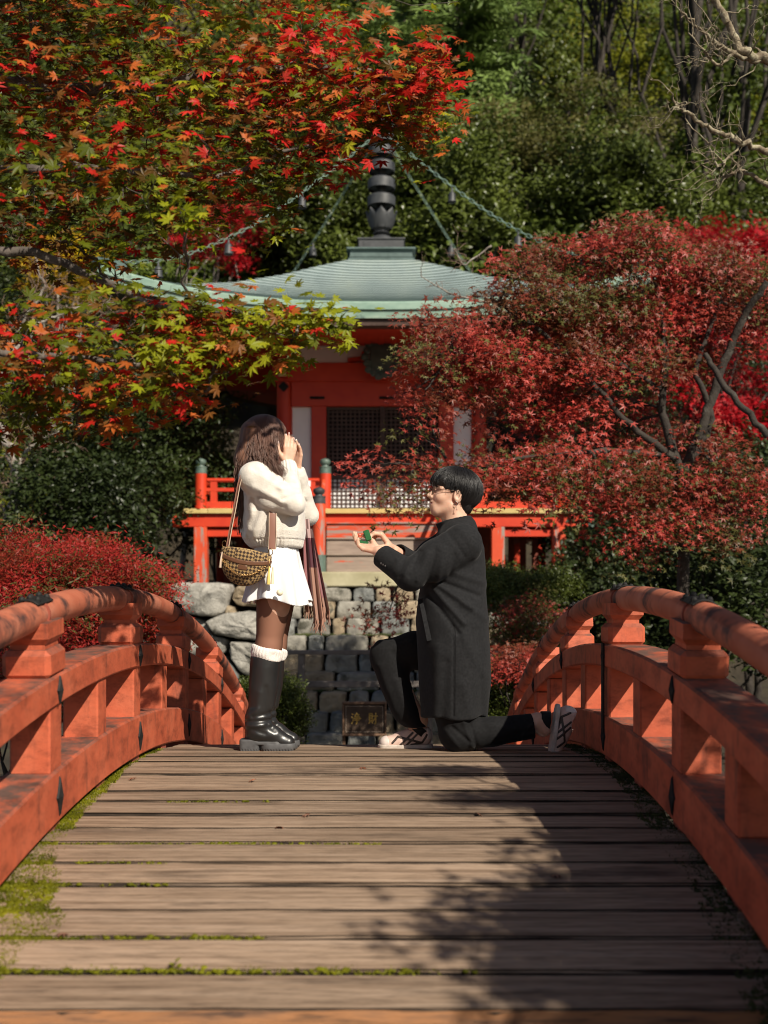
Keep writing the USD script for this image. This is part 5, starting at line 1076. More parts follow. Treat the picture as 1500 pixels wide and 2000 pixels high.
for nm, c0, c1, c2 in (('hair_brown', (.12, .062, .045), (.30, .145, .088), (.50, .28, .16)), ('hair_black', (.008, .007, .007), (.011, .0105, .010), (.015, .014, .013))):
    mat(nm, {'h': ('hair_info', {}), 'r': ('rgb_ramp', {'ramp': [(0, c0), (.4, c1), (1, c2)]}), 'p': ('principled_bsdf', {'roughness': .42, 'specular_ior_level': .45})}, [('h.intercept', 'r.fac'), ('r.color', 'p.base_color')])
    noisy(nm + '_mass', [(.3, c0), (.7, c1)], scale=10, stretch=(6, 6, .8), rough=.45)

# ---- the standing woman
woman = thing('person', 'person with long brown hair in a cream sweater and white skirt, hands over the face', 'person', L3(535, 1465))
HW = np.array(L3(523, 862)); RW = dirs((1, .05, -.16))
hb_r = hand_bones(L3(566, 911, -.085), (.10, .10, 1), (1, .55, -.02), (.40, -1, .10), L=.165, curl=((.10, .22, .20), (.10, .24, .2), (.12, .26, .2), (.16, .30, .22)), spread=-.02, thumb=((.75, -.60, -.12), (1, -.10, -.10)), r=.0078)
hb_l = hand_bones(L3(577, 915, .075), (.02, -.08, 1), (.9, -.6, 0), (.55, .9, .10), L=.165, curl=((.10, .22, .20), (.10, .24, .2), (.12, .26, .2), (.16, .30, .22)), spread=-.02, thumb=((.70, -.60, -.30), (1, -.2, -.2)), r=.0078)
def woman_body(p):
    d = head_sdf(p, HW, RW, .96, mouth=.006)
    d = smin(d, cone(p, L3(516, 890), L3(511, 930), .050, .056), .03)
    t = loft(p, lrows([(935, 488, 540, 0, .13), (960, 484, 556, 0, .155), (1010, 492, 562, 0, .13), (1060, 500, 560, 0, .12), (1110, 498, 578, 0, .16), (1160, 504, 586, 0, .165)]))
    d = smin(d, t, .05)
    for sy, el, wr, hb in ((-1, L3(582, 992, -.20), L3(566, 913, -.085), hb_r), (1, L3(594, 1000, .19), L3(577, 917, .075), hb_l)):
        d = smin(d, chain_sdf(p, [L3(512, 940, sy * .14), el], [.050, .038], .01), .03); d = smin(d, chain_sdf(p, [el, wr], [.038, .025], .01), .015)
        d = smin(d, hand_sdf(p, hb), .010)
    for sy, dx in ((-1, 0), (1, 5)):
        d = smin(d, chain_sdf(p, [L3(542, 1150, sy * .085), L3(527 + dx, 1262, sy * .062), L3(517 + dx, 1310, sy * .06), L3(512 + dx, 1405, sy * .06)], [.092, .056, .056, .038], .03), .02)
    return d
part(woman, 'body', soften(sdf_mesh(woman_body, L3(470, 1420, -.30), L3(640, 812, .32), .0038), 1), 'skin_light', smooth=True)
for bones in (hb_r, hb_l):
    for pts, rad in bones:
        dn = nrm(pts[-1] - pts[-2]); b = np.array([.35, -.9, 0]) if bones is hb_r else np.array([.5, .85, 0])
        v = trimesh.creation.icosphere(1, 1.0); m = MB().add(pts[-1] + dn * .002 + nrm(b) * rad[-1] * .75 + np.array(v.vertices) @ np.array([[.0045, 0, 0], [0, .003, 0], [0, 0, .008]]), v.faces); part(woman, 'nail', m, 'nail', smooth=True)
mo = trimesh.creation.icosphere(2, 1.0)
part(woman, 'mouth', MB().add(HW + (np.array(mo.vertices) * [.008, .017, .0065] + [.080, 0, -.061]) @ RW.T * .96, mo.faces), 'lip', smooth=True)
def woman_tights(p):
    d = None
    for sy, dx in ((-1, 0), (1, 5)):
        e = chain_sdf(p, [L3(543, 1130, sy * .085), L3(527 + dx, 1262, sy * .062), L3(517 + dx, 1310, sy * .060)], [.099, .061, .058], .03); d = e if d is None else np.minimum(d, e)
    return smax(d, p[:, 2] - LZ(1120), .01)
part(woman, 'tights', soften(sdf_mesh(woman_tights, L3(480, 1330, -.22), L3(610, 1110, .22), .0048), 2), 'tights', smooth=True)
RIB = 2 * np.pi / .0085
def sweater(p):
    rows = lrows([(1072, 490, 592, 0, .165), (1060, 478, 594, 0, .185), (1040, 470, 597, 0, .20), (1005, 474, 595, 0, .205), (960, 474, 585, 0, .205), (935, 477, 570, 0, .19), (915, 484, 556, 0, .15), (905, 496, 545, 0, .09)])
    ang = np.arctan2(p[:, 1] - PD, p[:, 0] - LX(535))
    d = loft(p, rows, 2.3)
    fb = lf([(500, 1056, 524, 1000, .006, 6), (486, 1052, 502, 1005, .005, 6), (512, 1056, 538, 995, -.006, 4), (530, 1068, 545, 1005, .006, 5), (560, 1066, 566, 1010, .005, 5), (480, 1030, 500, 1060, -.006, 6), (495, 950, 500, 1010, .006, 8), (478, 960, 482, 1040, -.004, 5)])
    d = d - folds(p, fb)
    rib = (.0022 * np.cos(ang * 64) - .004) * (p[:, 2] < LZ(1054)); d = d - rib
    arm = None
    for sy, sh, el, wr in ((-1, L3(506, 941, -.15), L3(581, 991, -.21), L3(566, 915, -.09)), (1, L3(515, 938, .15), L3(595, 1000, .20), L3(578, 919, .075))):
        u = chain_sdf(p, [sh, sh * .5 + el * .5 + [-.004, 0, -.014], el], [.085, .080, .057], .02)
        f_ = chain_sdf(p, [el, el * .5 + wr * .5 + [-.004, 0, 0], wr + np.array([0, 0, -.018])], [.056, .047, .043], .02)
        e = smin(u, f_, .012)
        ax = nrm(wr - el); t = (p - wr) @ ax; c = wr
        cu = cone(p, wr - ax * .045, wr + ax * .012, .046, .040); pr = (p - wr) - t[:, None] * ax; b1 = nrm(np.cross(ax, [0, 1, 0])); b2 = np.cross(ax, b1)
        an2 = np.arctan2(pr @ b1, pr @ b2); cu = smax(cu - .0024 * np.cos(an2 * 16), t - .016, .006); e = smin(e, cu, .006)
        arm = e if arm is None else np.minimum(arm, e)
    fa = lf([(520, 935, 560, 965, .006, 6), (505, 960, 560, 990, .006, 7), (515, 975, 565, 998, -.006, 5), (500, 985, 540, 1003, .006, 6), (560, 985, 592, 975, -.006, 4), (556, 962, 590, 968, .005, 5), (555, 950, 582, 952, -.006, 4), (553, 938, 580, 938, .005, 5), (505, 925, 540, 945, -.004, 5)])
    arm = arm - folds(p, fa)
    d = smin(d, arm, .014)
    d = d - .0012 * (meshkit.noise(p * 38, 3) - .5)
    return smax(d, -(cone(p, L3(517, 880), L3(512, 935), .055, .060)), .01)
part(woman, 'sweater', soften(sdf_mesh(sweater, L3(455, 1085, -.34), L3(635, 893, .36), .0040), 1), 'knit_cream', smooth=True)
def skirt(p):
    rows = lrows([(1187, 476, 609, 0, .235), (1150, 484, 600, 0, .215), (1110, 492, 590, 0, .19), (1062, 500, 580, 0, .15)])
    g = lambda th, z: (.002 + .013 * np.clip((LZ(1075) - z) / (LZ(1075) - LZ(1180)), 0, 1) ** 1.3) * np.cos(th * 11 + 1.5 * np.sin(th * 2)) 
    o = loft(p, rows, 2.1, g); th = np.arctan2(p[:, 1] - PD, p[:, 0] - LX(542))
    inner = loft(p - np.array([0, 0, -.03]), [(z, cx, cy, rx - .008, ry - .008) for z, cx, cy, rx, ry in rows], 2.1, g)
    d = np.maximum(o, -np.where(p[:, 2] < LZ(1110), inner, 1))
    hem = LZ(1172) + .016 * np.sin(th * 4 + 2.2) + (LX(541) - p[:, 0]) * .05 - .010
    return np.maximum(d, hem - p[:, 2])
part(woman, 'skirt', soften(sdf_mesh(skirt, L3(460, 1200, -.28), L3(625, 1052, .28), .0036), 2), 'skirt_white', smooth=True)
for sy, dx in ((-1, 0), (1, 4)):
    b = np.array([dx * S0, sy * .060, 0])
    def boot(p):
        p = p - b
        rows = lrows([(1405, 485, 531, 0, .052), (1380, 488, 538, 0, .058), (1340, 489, 546, 0, .068), (1300, 491, 549, 0, .071), (1278, 493, 550, 0, .070)])
        d = loft(p, rows, 2.1)
        d = smin(d, chain_sdf(p, [L3(505, 1405), L3(508, 1428), L3(500, 1436)], [.057, .050, .036], .03), .035)
        d = smin(d, chain_sdf(p, [L3(505, 1424), L3(535, 1432), L3(563, 1444)], [.048, .040, .029], .03), .03)
        d = smin(d, cone(p, L3(535, 1444), L3(566, 1448), .034, .030, .9), .015)
        d = d - folds(p, lf([(484, 1405, 528, 1402, -.007, 4), (487, 1414, 530, 1412, .006, 5), (500, 1396, 535, 1388, -.006, 4), (500, 1420, 522, 1428, -.004, 4), (525, 1340, 528, 1390, -.005, 5), (506, 1395, 512, 1350, .004, 7), (492, 1391, 510, 1380, .004, 5), (527, 1412, 540, 1424, -.004, 4)]))
        return np.maximum(d, LZ(1449) - p[:, 2])
    bt = part(woman, 'boot', soften(sdf_mesh(boot, L3(465, 1458, -.11) + b, L3(592, 1268, .11) + b, .0036), 1), 'boot_leather', smooth=True)
    def sole(p):
        p = p - b
        out = np.minimum(rbox(p, L3(491, 1452), (.049, .044, .040), .018), 9)
        f1 = np.maximum(np.minimum(cone(p, L3(530, 1455), L3(563, 1455), .050, .044), 9), np.abs(p[:, 2] - LZ(1456)) - .021)
        br = np.maximum(np.abs(p[:, 2] - LZ(1447)) - .009, cone(p, L3(488, 1447), L3(540, 1447), .044, .044))
        d = np.minimum(np.minimum(np.maximum(out, np.maximum(p[:, 2] - LZ(1440), LZ(1465.5) - p[:, 2])), f1), br)
        lug = np.where((np.abs(((p[:, 0] - LX(470)) / .014) % 1 - .5) < .16) & (p[:, 2] < LZ(1459)), .004, 0)
        return np.maximum(d + lug, LZ(1465.8) - p[:, 2])
    part(bt, 'sole', sdf_mesh(sole, L3(462, 1472, -.08) + b, L3(590, 1434, .08) + b, .0036), 'boot_sole', smooth=40)
    def cuff(p):
        p = p - b; z = p[:, 2]
        rows = lrows([(1288, 494, 550, 0, .071), (1278, 492, 553, 0, .076), (1268, 494, 555, 0, .077), (1261, 497, 553, 0, .072)])
        th = np.arctan2(p[:, 1] - PD, p[:, 0] - LX(524)); q = p + np.array([0, 0, 1]) * ((p[:, 0] - LX(524)) * .20)[:, None]
        return loft(q, rows, 2.0, lambda t, zz: .0014 * np.cos(t * 30) + .003 * np.sin(t * 3 + 1) * np.cos((zz - LZ(1275)) / .012))
    part(woman, 'boot_sock', soften(sdf_mesh(cuff, L3(480, 1305, -.11) + b, L3(572, 1245, .11) + b, .0036), 1), 'sock_cream', smooth=True)
# hair: a mass and many strands
def w_hair(p):
    q = (p - HW) @ RW
    d = ell(q, (-.020, 0, .024), (.104, .084, .095))
    cut = ell(q, (.118, 0, -.052), (.085, .10, .112)); d = smax(d, -cut, .02)
    back = chain_sdf(p, [L3(497, 850, -.01), L3(488, 900, -.02), L3(478, 960, .02), L3(474, 1040, .02)], [.074, .066, .030, .010], .05, .85); d = smin(d, back, .03)
    side = chain_sdf(p, [L3(512, 850, -.050), L3(512, 890, -.062), L3(524, 925, -.08), L3(545, 950, -.09)], [.038, .036, .022, .008], .03); d = smin(d, side, .03)
    sidef = chain_sdf(p, [L3(520, 850, .055), L3(524, 890, .075), L3(548, 930, .10), L3(566, 970, .12)], [.045, .045, .03, .01], .03); d = smin(d, sidef, .03)
    return d + .004 * (meshkit.noise(np.c_[p[:, 0] * 70, p[:, 1] * 70, p[:, 2] * 9], 4) - .5)
part(woman, 'hair', soften(sdf_mesh(w_hair, L3(450, 1060, -.16), L3(600, 805, .17), .0045), 1), 'hair_brown_mass', smooth=True)
def hang_strands(paths_n, seed, crown, C, R, r, spec):
    """Strands over the skull ellipsoid from the parting, then hanging to a target."""
    g = np.random.default_rng(seed); out = []
    for i in range(paths_n):
        phi = g.uniform(*spec['phi']) ; side = spec['side']; k = g.uniform(0, 1); N = 16
        sp = []
        th1 = spec['th1'] + g.normal(0, .08)
        for t in np.linspace(0, 1, 8):
            th = .04 + t * th1; q = np.array([math.sin(th) * math.cos(phi) * r[0], math.sin(th) * math.sin(phi) * r[1] * side, math.cos(th) * r[2]]) * (1 + g.normal(0, .003) + .012 * k)
            sp.append(C + R @ (q + crown))
        e = spec['end'](g, phi); s0 = sp[-1]; amp = g.uniform(.003, .012); fr = g.uniform(1, 2.2); ph = g.uniform(0, 6.3)
        for t in np.linspace(0, 1, 9)[1:]:
            q = s0 * (1 - t) + e * t; q = q + np.array([math.sin(ph + fr * 6.3 * t) * amp * t, math.cos(ph * 2 + fr * 5 * t) * amp * t, 0]); bow = 4 * t * (1 - t)
            q = q + np.array(spec.get('bow', (0, 0, 0))) * bow; sp.append(q)
        out.append(np.array(sp))
    return out
CR = np.array([-.020, 0, .024]); rw = (.114, .094, .105); st = []
st += hang_strands(1000, 1, CR, HW, RW, rw, dict(phi=(1.75, 3.14), side=-1, th1=1.7, end=lambda g, f: L3(476 + g.normal(0, 6) + 10 * (f < 2.2), 920 + g.uniform(0, 130), g.uniform(-.10, .02)), bow=(-.010, -.022, 0)))
st += hang_strands(900, 2, CR, HW, RW, rw, dict(phi=(1.22, 1.9), side=-1, th1=1.55, end=lambda g, f: L3(526 + g.normal(0, 12) + 34 * (1.5 - f), 908 + g.uniform(0, 66), -.155 + g.normal(0, .012)), bow=(-.008, -.018, 0)))
st += hang_strands(380, 8, CR, HW, RW, rw, dict(phi=(1.1, 1.6), side=-1, th1=1.5, end=lambda g, f: L3(549 + g.normal(0, 8), 922 + g.uniform(0, 46), -.185 + g.normal(0, .008)), bow=(-.018, -.012, 0)))
st += hang_strands(240, 5, CR, HW, RW, rw, dict(phi=(.70, 1.22), side=-1, th1=1.0, end=lambda g, f: L3(537 + g.normal(0, 5), 902 + g.uniform(0, 50), -.105 + g.normal(0, .010)), bow=(-.004, -.018, 0)))
st += hang_strands(500, 3, CR, HW, RW, rw, dict(phi=(.8, 3.1), side=1, th1=1.7, end=lambda g, f: L3(508 + g.normal(0, 18), 935 + g.uniform(0, 70), .14 + g.normal(0, .015)), bow=(0, .03, 0)))
st += hang_strands(110, 4, CR, HW, RW, rw, dict(phi=(.5, .8), side=1, th1=1.5, end=lambda g, f: L3(598 + g.normal(0, 6), 990 + g.uniform(0, 45), .24 + g.normal(0, .012)), bow=(.0, .03, -.01)))
st += hang_strands(160, 6, CR, HW, RW, rw, dict(phi=(.05, .7), side=-1, th1=.85, end=lambda g, f: L3(545 + g.normal(0, 4), 862 + g.uniform(0, 22), -.075), bow=(.004, -.012, 0)))
st += hang_strands(120, 7, CR, HW, RW, rw, dict(phi=(.05, .7), side=1, th1=.95, end=lambda g, f: L3(552 + g.normal(0, 4), 870 + g.uniform(0, 22), .075), bow=(.004, .012, 0)))
strands(woman, 'hair_strands', st, .0040, .0016, 'hair_brown')

# ---- her bag, strap and scarf
bag = thing('shoulder_bag', 'brown houndstooth crescent shoulder bag with chain, hanging at the hip of the standing person', 'bag', L3(495, 1110, -.23))
mat('houndstooth', {'g': ('geometry', {}), 'm': ('mapping', {'rotation': (0, .6, 0)}), 'c': ('checker_texture', {'scale': 82, 'color1': (.035, .017, .008), 'color2': (.31, .20, .085)}), 'w': ('wave_texture', {'scale': 40, 'distortion': 2.0, 'bands_direction': 'diagonal'}),
                    'mx': ('mix', {'fac': .28}), 'p': ('principled_bsdf', {'roughness': .8})}, [('g.position', 'm.vector'), ('m.vector', 'c.vector'), ('g.position', 'w.vector'), ('c.color', 'mx.color1'), ('w.color', 'mx.color2'), ('c.color', 'p.base_color')])
simple('bag_leather', (.13, .058, .030), .42); simple('strap_brown', (.20, .085, .055), .6); simple('strap_edge', (.50, .38, .28), .6); simple('brass', (.45, .28, .12), .3, metallic=1.0); simple('charm_yellow', (.72, .52, .16), .5); simple('charm_pale', (.72, .66, .48), .6)
RB = roty(.17); BCc = L3(493, 1086, -.235)
def bag_q(p): return (p - BCc) @ RB
def bag_body(p):
    q = bag_q(p); d = ell(q, (0, 0, -.005), (.124, .052, .150)); e = ell(q, (0, 0, -.006), (.128, .062, .046))
    top_ = q[:, 2] - .026 + .5 * q[:, 0] ** 2; d = smax(d, top_, .02); return d
part(bag, 'body', soften(sdf_mesh(bag_body, BCc - .18, BCc + .18, .0038), 1), 'houndstooth', smooth=True)
def bag_band(p):
    q = bag_q(p); zc = -.022 - .020 * (1 - (q[:, 0] / .12) ** 2); return np.maximum(bag_body(p) - .0035, np.abs(q[:, 2] - zc) - .0105)
part(bag, 'zip_band', sdf_mesh(bag_band, BCc - .17, BCc + .17, .0035), 'bag_leather', smooth=40)
def bag_rim(p):
    q = bag_q(p); return np.maximum(np.abs(bag_body(p)) - .005, np.maximum(np.abs(q[:, 1]) - .0, np.abs(q[:, 1]) - .007))
def bag_label(p):
    q = bag_q(p); return np.maximum(bag_body(p) - .003, np.maximum(np.abs(q[:, 0] + .002) - .022, np.abs(q[:, 2] + .066) - .012))
part(bag, 'leather_patch', sdf_mesh(bag_label, BCc - .16, BCc + .16, .0035), 'bag_leather', smooth=40)
m = MB(); tt = np.linspace(-1, 1, 36)
def bp(x, y, z): return BCc + RB @ np.array([x, y, z])
cp = [bp(.106 * t, -.052 + .022 * t * t, -.040 - .062 * (1 - t * t)) for t in tt]
for i in range(35):
    a, b_ = cp[i], cp[i + 1]; dvec = b_ - a; u = nrm(np.cross(dvec, [0, 1, 0])) * (1 if i % 2 else .4) + np.array([0, 1, 0]) * (0 if i % 2 else .9)
    an = np.linspace(0, 2 * np.pi, 9); m.tube((a + b_) / 2 + np.outer(np.cos(an), dvec * .62) + np.outer(np.sin(an), nrm(u) * .0048), .0019, 4, caps=False)
part(bag, 'chain_handle', m, 'brass', smooth=True)
part(bag, 'zip_pull', MB().tube([bp(-.112, -.030, -.010), bp(-.110, -.036, -.050), bp(-.108, -.038, -.085)], [.003, .005, .007], 8), 'strap_edge', smooth=True)
for sx in (-1, 1):
    an = np.linspace(0, 2 * np.pi, 13); part(bag, 'ring', MB().tube(bp(sx * .112, 0, .030) + np.outer(np.cos(an) * .011, [1, 0, 0]) + np.outer(np.sin(an) * .016, [0, 0, 1]), .0024, 5, caps=False), 'brass', smooth=True)
def ribbon(pts, wdir, w, th=.0035):
    pts = np.asarray(pts, float); wdir = np.asarray(wdir, float); wd = np.broadcast_to(wdir, pts.shape) if wdir.ndim == 1 else wdir
    t = np.gradient(pts, axis=0); n = np.cross(t, wd); n /= np.linalg.norm(n, axis=1, keepdims=True); W = wd / np.linalg.norm(wd, axis=1, keepdims=True) * w / 2
    return MB().grid(np.stack([pts - W + n * th / 2, pts + W + n * th / 2, pts + W - n * th / 2, pts - W - n * th / 2, pts - W + n * th / 2], 0))
bs = [L3(458, 1072, -.235), L3(463, 1040, -.228), L3(470, 1000, -.215), L3(477, 955, -.20), L3(484, 926, -.175), L3(497, 909, -.135), L3(512, 902, -.095)]
part(bag, 'strap', ribbon(bs, (.25, 1, 0), .034), 'strap_brown', smooth=True, label='strap going up over the back and shoulder')
part(bag, 'strap_piping', MB().tube([q + [.008, -.018, 0] for q in np.array(bs[:6])], .0024, 5), 'strap_edge', smooth=True)
fs = [L3(541, 1077, -.232), L3(541.5, 1050, -.222), L3(541.5, 1020, -.222), L3(541, 1000, -.20)]
part(bag, 'strap', ribbon(fs, (1, .1, 0), .034), 'strap_brown', smooth=True, label='strap coming down the front')
for s in (-1, 1): part(bag, 'strap_piping', MB().tube([q + [s * .017, -.002, 0] for q in np.array(fs)], .0022, 5), 'strap_edge', smooth=True)
part(bag, 'charm_loop', MB().tube([bp(.112, -.01, .012), bp(.118, -.02, -.02), bp(.128, -.02, -.045)], .003, 6), 'brass', smooth=True)
for k, (dx, mt, ln) in enumerate(((.121, 'charm_yellow', .085), (.139, 'charm_pale', .080))):
    part(bag, 'charm', MB().tube([bp(dx, -.022, -.04), bp(dx + .004, -.024, -.04 - ln * .5), bp(dx + .01, -.024, -.04 - ln)], [.004, .0075, .009], 8), mt, smooth=True)
v = trimesh.creation.icosphere(2, .016); part(bag, 'charm_ball', MB().add(np.array(v.vertices) + L3(556, 1158, -.255), v.faces), 'charm_pale', smooth=True)
scarf = thing('scarf', 'dusky pink and maroon fringed scarf hanging from the arm of the standing person', 'scarf', L3(612, 1130, .16))
def scarf_mat(name, stops):
    mat(name, {'g': ('geometry', {}), 'x': ('separate_xyz', {}), 'mr': ('map_range', {'from_min': LZ(1240), 'from_max': LZ(1000), 'clamp': True}), 'r': ('rgb_ramp', {'ramp': stops, 'interpolate': False}), 'n': ('noise_texture', {'scale': 160}), 'w': ('wave_texture', {'scale': 60, 'bands_direction': 'x', 'distortion': 1.0}),
               'mx': ('mix', {'mix_type': 'multiply', 'fac': .3}), 'p': ('principled_bsdf', {'roughness': .9, 'sheen_weight': .3, 'specular_ior_level': .1})},
        [('g.position', 'x.vector'), ('x.z', 'mr.value'), ('mr.result', 'r.fac'), ('r.color', 'mx.color1'), ('w.color', 'mx.color2'), ('mx.color', 'p.base_color')])
pk, mr_, tn, li = (.30, .115, .12), (.085, .018, .030), (.36, .19, .135), (.44, .30, .29)
scarf_mat('scarf_wool', [(0, tn), (.28, tn), (.55, mr_), (.80, li)]); scarf_mat('scarf_wool_pink', [(0, tn), (.30, pk), (.62, pk), (.80, li)])
def scarf_panel(x0t, x1t, x0b, x1b, yb, yt, zt, zb, seed, mt):
    g = np.random.default_rng(seed); U, Vv = np.linspace(0, 1, 22), np.linspace(0, 1, 26); A = np.zeros((26, 22, 3)); ph = g.uniform(0, 6)
    for i, v in enumerate(Vv):
        xa, xb = LX(x0t + (x0b - x0t) * v), LX(x1t + (x1b - x1t) * v); z = LZ(zt + (zb - zt) * v)
        A[i, :, 0] = xa + (xb - xa) * U; A[i, :, 1] = PD + yt + (yb - yt) * v + .016 * np.sin(U * 9 + ph + v * 1.0) * (.4 + .8 * v); A[i, :, 2] = z + .01 * np.sin(U * 5 + ph) * v
    m = MB().grid(A); m.grid((A + [.001, .005, 0])[:, ::-1]); part(scarf, 'cloth', m, mt, smooth=True)
    for j in range(0, 22):
        q = A[-1, j]; f = MB().tube([q, q + [g.normal(0, .004), g.normal(0, .003), -.030], q + [g.normal(0, .008), g.normal(0, .005), -.062 - g.uniform(0, .018)]], [.0024, .0028, .0016], 5); part(scarf, 'fringe', f, 'scarf_wool_pink')
scarf_panel(585, 600, 592, 616, .14, .13, 1010, 1178, 1, 'scarf_wool_pink')
scarf_panel(592, 606, 610, 629, .12, .12, 1030, 1208, 2, 'scarf_wool')
scarf_panel(596, 606, 622, 640, .17, .16, 1030, 1190, 3, 'scarf_wool_pink')

# ---- the kneeling man
man = thing('person', 'kneeling person in a long black coat and beige sneakers holding out a small green box', 'person', L3(890, 1465))
HM = np.array(L3(881, 967)); RM = dirs((-1, -.20, .19))
ARM_L = [L3(898, 1066, -.19), L3(800, 1126, -.24), L3(741, 1080, -.115)]       # near arm: shoulder, elbow, wrist
ARM_R = [L3(880, 1066, .19), L3(818, 1110, .19), L3(770, 1075, .03)]
hm_l = hand_bones(L3(740, 1078, -.105), (-1, .42, .30), (.10, -.75, -.12) if False else (-.15, -.80, -.35), (-.22, .25, -1), L=.182, curl=((.35, .45, .35), (.35, .5, .4), (.4, .55, .4), (.45, .6, .4)), spread=.03, thumb=((.75, -.55, -.45), (1.0, .05, -.12)), r=.0092)
hm_r = hand_bones(L3(766, 1072, .02), (-.62, -.12, .85), (.05, 1, .10), (.72, .05, .62), L=.182, curl=((.75, .65, .35), (.80, .65, .35), (.8, .7, .35), (.8, .7, .4)), spread=.03, thumb=((.45, -.75, -.55), (.65, -.2, -.75)), r=.0092)
KN = L3(748, 1278, .10); AN = L3(818, 1412, .10); HP = L3(880, 1275, .09); HPN = L3(888, 1275, -.09); KN2 = L3(886, 1432, -.10); AN2 = L3(1046, 1406, -.09)
def man_body(p):
    d = head_sdf(p, HM, RM, 1.03, mouth=.003)
    d = smin(d, cone(p, L3(886, 1000), L3(893, 1045), .062, .070), .03)
    d = smin(d, loft(p, lrows([(1050, 852, 932, 0, .17), (1100, 846, 940, 0, .18), (1180, 850, 934, 0, .16), (1270, 845, 935, 0, .17)])), .05)
    for A, hb in ((ARM_L, hm_l), (ARM_R, hm_r)):
        d = smin(d, chain_sdf(p, A, [.055, .042, .028], .02), .02); d = smin(d, hand_sdf(p, hb), .012)
    d = smin(d, chain_sdf(p, [HP, KN, AN, L3(812, 1440, .10)], [.085, .06, .042, .04], .03), .02)
    d = smin(d, chain_sdf(p, [HPN, KN2, AN2, L3(1056, 1420, -.09)], [.085, .055, .040, .038], .03), .02)
    return d
part(man, 'body', soften(sdf_mesh(man_body, L3(680, 1462, -.32), L3(1070, 912, .30), .0038), 1), 'skin_warm', smooth=True)
mo = trimesh.creation.icosphere(2, 1.0)
def onhead(c, r): return MB().add(HM + (np.array(mo.vertices) * r + c) @ RM.T * 1.03, mo.faces)
for s in (-1, 1):
    part(man, 'eye', onhead((.0755, s * .031, .002), (.0072, .009, .0055)), 'eye_dark', smooth=True)
    part(man, 'eyebrow', onhead((.083, s * .033, .021), (.006, .020, .0042)), 'eye_dark', smooth=True)
part(man, 'lips', onhead((.0885, 0, -.0615), (.0065, .021, .0062)), 'lip', smooth=True)
part(man, 'teeth', onhead((.0905, 0, -.060), (.0055, .017, .003)), 'eye_white', smooth=True)
# hair
def m_hair(p):
    q = (p - HM) @ RM / 1.03
    d = ell(q, (-.022, 0, .034), (.109, .087, .094))
    fr = ell(q, (.062, 0, .060), (.046, .068, .034)); d = smin(d, fr, .03)
    nape = ell(q, (-.072, 0, -.040), (.045, .060, .050)); d = smin(d, nape, .03)
    face = np.maximum(-(q[:, 0] - .012 - .25 * np.abs(q[:, 1])), q[:, 2] - .012 - .25 * (q[:, 0] - .03)); d = smax(d, -face, .012)
    side = np.maximum(np.maximum(q[:, 2] - .006, -(q[:, 0] + .034)), 0 * q[:, 0] - 1); d = smax(d, -np.maximum(q[:, 2] - .004, -(q[:, 0] + .036)), .008)
    d = smax(d, -np.minimum(q[:, 2] + .092, 1) , .01) if False else smax(d, -(q[:, 2] + .078), .012)
    an = np.arctan2(q[:, 1], q[:, 0] + .05)
    return (d + .012 * (meshkit.noise(np.c_[np.cos(an) * 12, np.sin(an) * 12, q[:, 2] * 6], 2) - .45) + .003 * (meshkit.noise(p * 90, 3) - .5)) * 1.03
part(man, 'hair', soften(sdf_mesh(m_hair, HM - .17, HM + .17, .004), 1), 'hair_black_mass', smooth=True)
g = np.random.default_rng(8); st = []
for i in range(2300):
    phi = g.uniform(-math.pi, math.pi); f = math.cos(phi)
    th1 = np.interp(abs(phi), [0, .7, 1.2, 1.6, 2.1, 3.14], [1.22, 1.18, 1.34, 1.52, 2.22, 2.36]) + g.normal(0, .20)
    th0 = g.uniform(.0, .75) * th1; sp = []; k = g.uniform(.955, 1.05) + .02 * math.sin(phi * 23); tw = g.normal(0, .16)
    for t in np.linspace(0, 1, 9):
        th = th0 + (th1 - th0) * t; ph = phi + tw * t
        q = np.array([math.sin(th) * math.cos(ph) * (.120 if f < .3 else .126), math.sin(th) * math.sin(ph) * .096, math.cos(th) * .104]) * (k + .02 * t) + [-.022 + .004 * f, 0, .034]
        if th > 1.9: q[2] -= .012 * (th - 1.9); q[0] += .02 * (th - 1.9)
        sp.append(HM + RM @ q * 1.03)
    st.append(np.array(sp))
strands(man, 'hair_strands', st, .0036, .0012, 'hair_black')
# glasses, earring
gl = MB()
for s in (-1, 1):
    an = np.linspace(0, 2 * np.pi, 17); c = np.array([.102, s * .034, .000]); gl.tube([HM + RM @ (c + np.array([-.006 * abs(math.cos(a)), .025 * math.cos(a), .020 * math.sin(a)])) * 1.03 for a in an], .0014, 5, caps=False)
    gl.tube([HM + RM @ np.array(q) * 1.03 for q in ((.094, s * .060, .006), (.06, s * .074, .008), (.0, s * .083, .012), (-.022, s * .084, .0))], .0014, 5)
gl.tube([HM + RM @ np.array(q) * 1.03 for q in ((.104, -.010, .004), (.108, 0, .007), (.104, .010, .004))], .0014, 5)
simple('glasses_metal', (.20, .13, .09), .3, metallic=.8); part(man, 'glasses', gl, 'glasses_metal', smooth=True)
er = MB(); e0 = HM + RM @ np.array([-.012, .084, -.046]) * 1.03
an = np.linspace(0, 2 * np.pi, 13); er.tube(e0 + np.outer(np.cos(an) * .007, [1, 0, 0]) + np.outer(np.sin(an) * .009, [0, 0, 1]), .0022, 5, caps=False)
er.tube([e0 + [0, 0, -.009], e0 + [.002, 0, -.030]], .0012, 4); er.box(e0 + [.002, 0, -.032], (.009, .003, .003)); simple('silver_dark', (.25, .2, .18), .3, metallic=.9); part(man, 'earring', er, 'silver_dark')
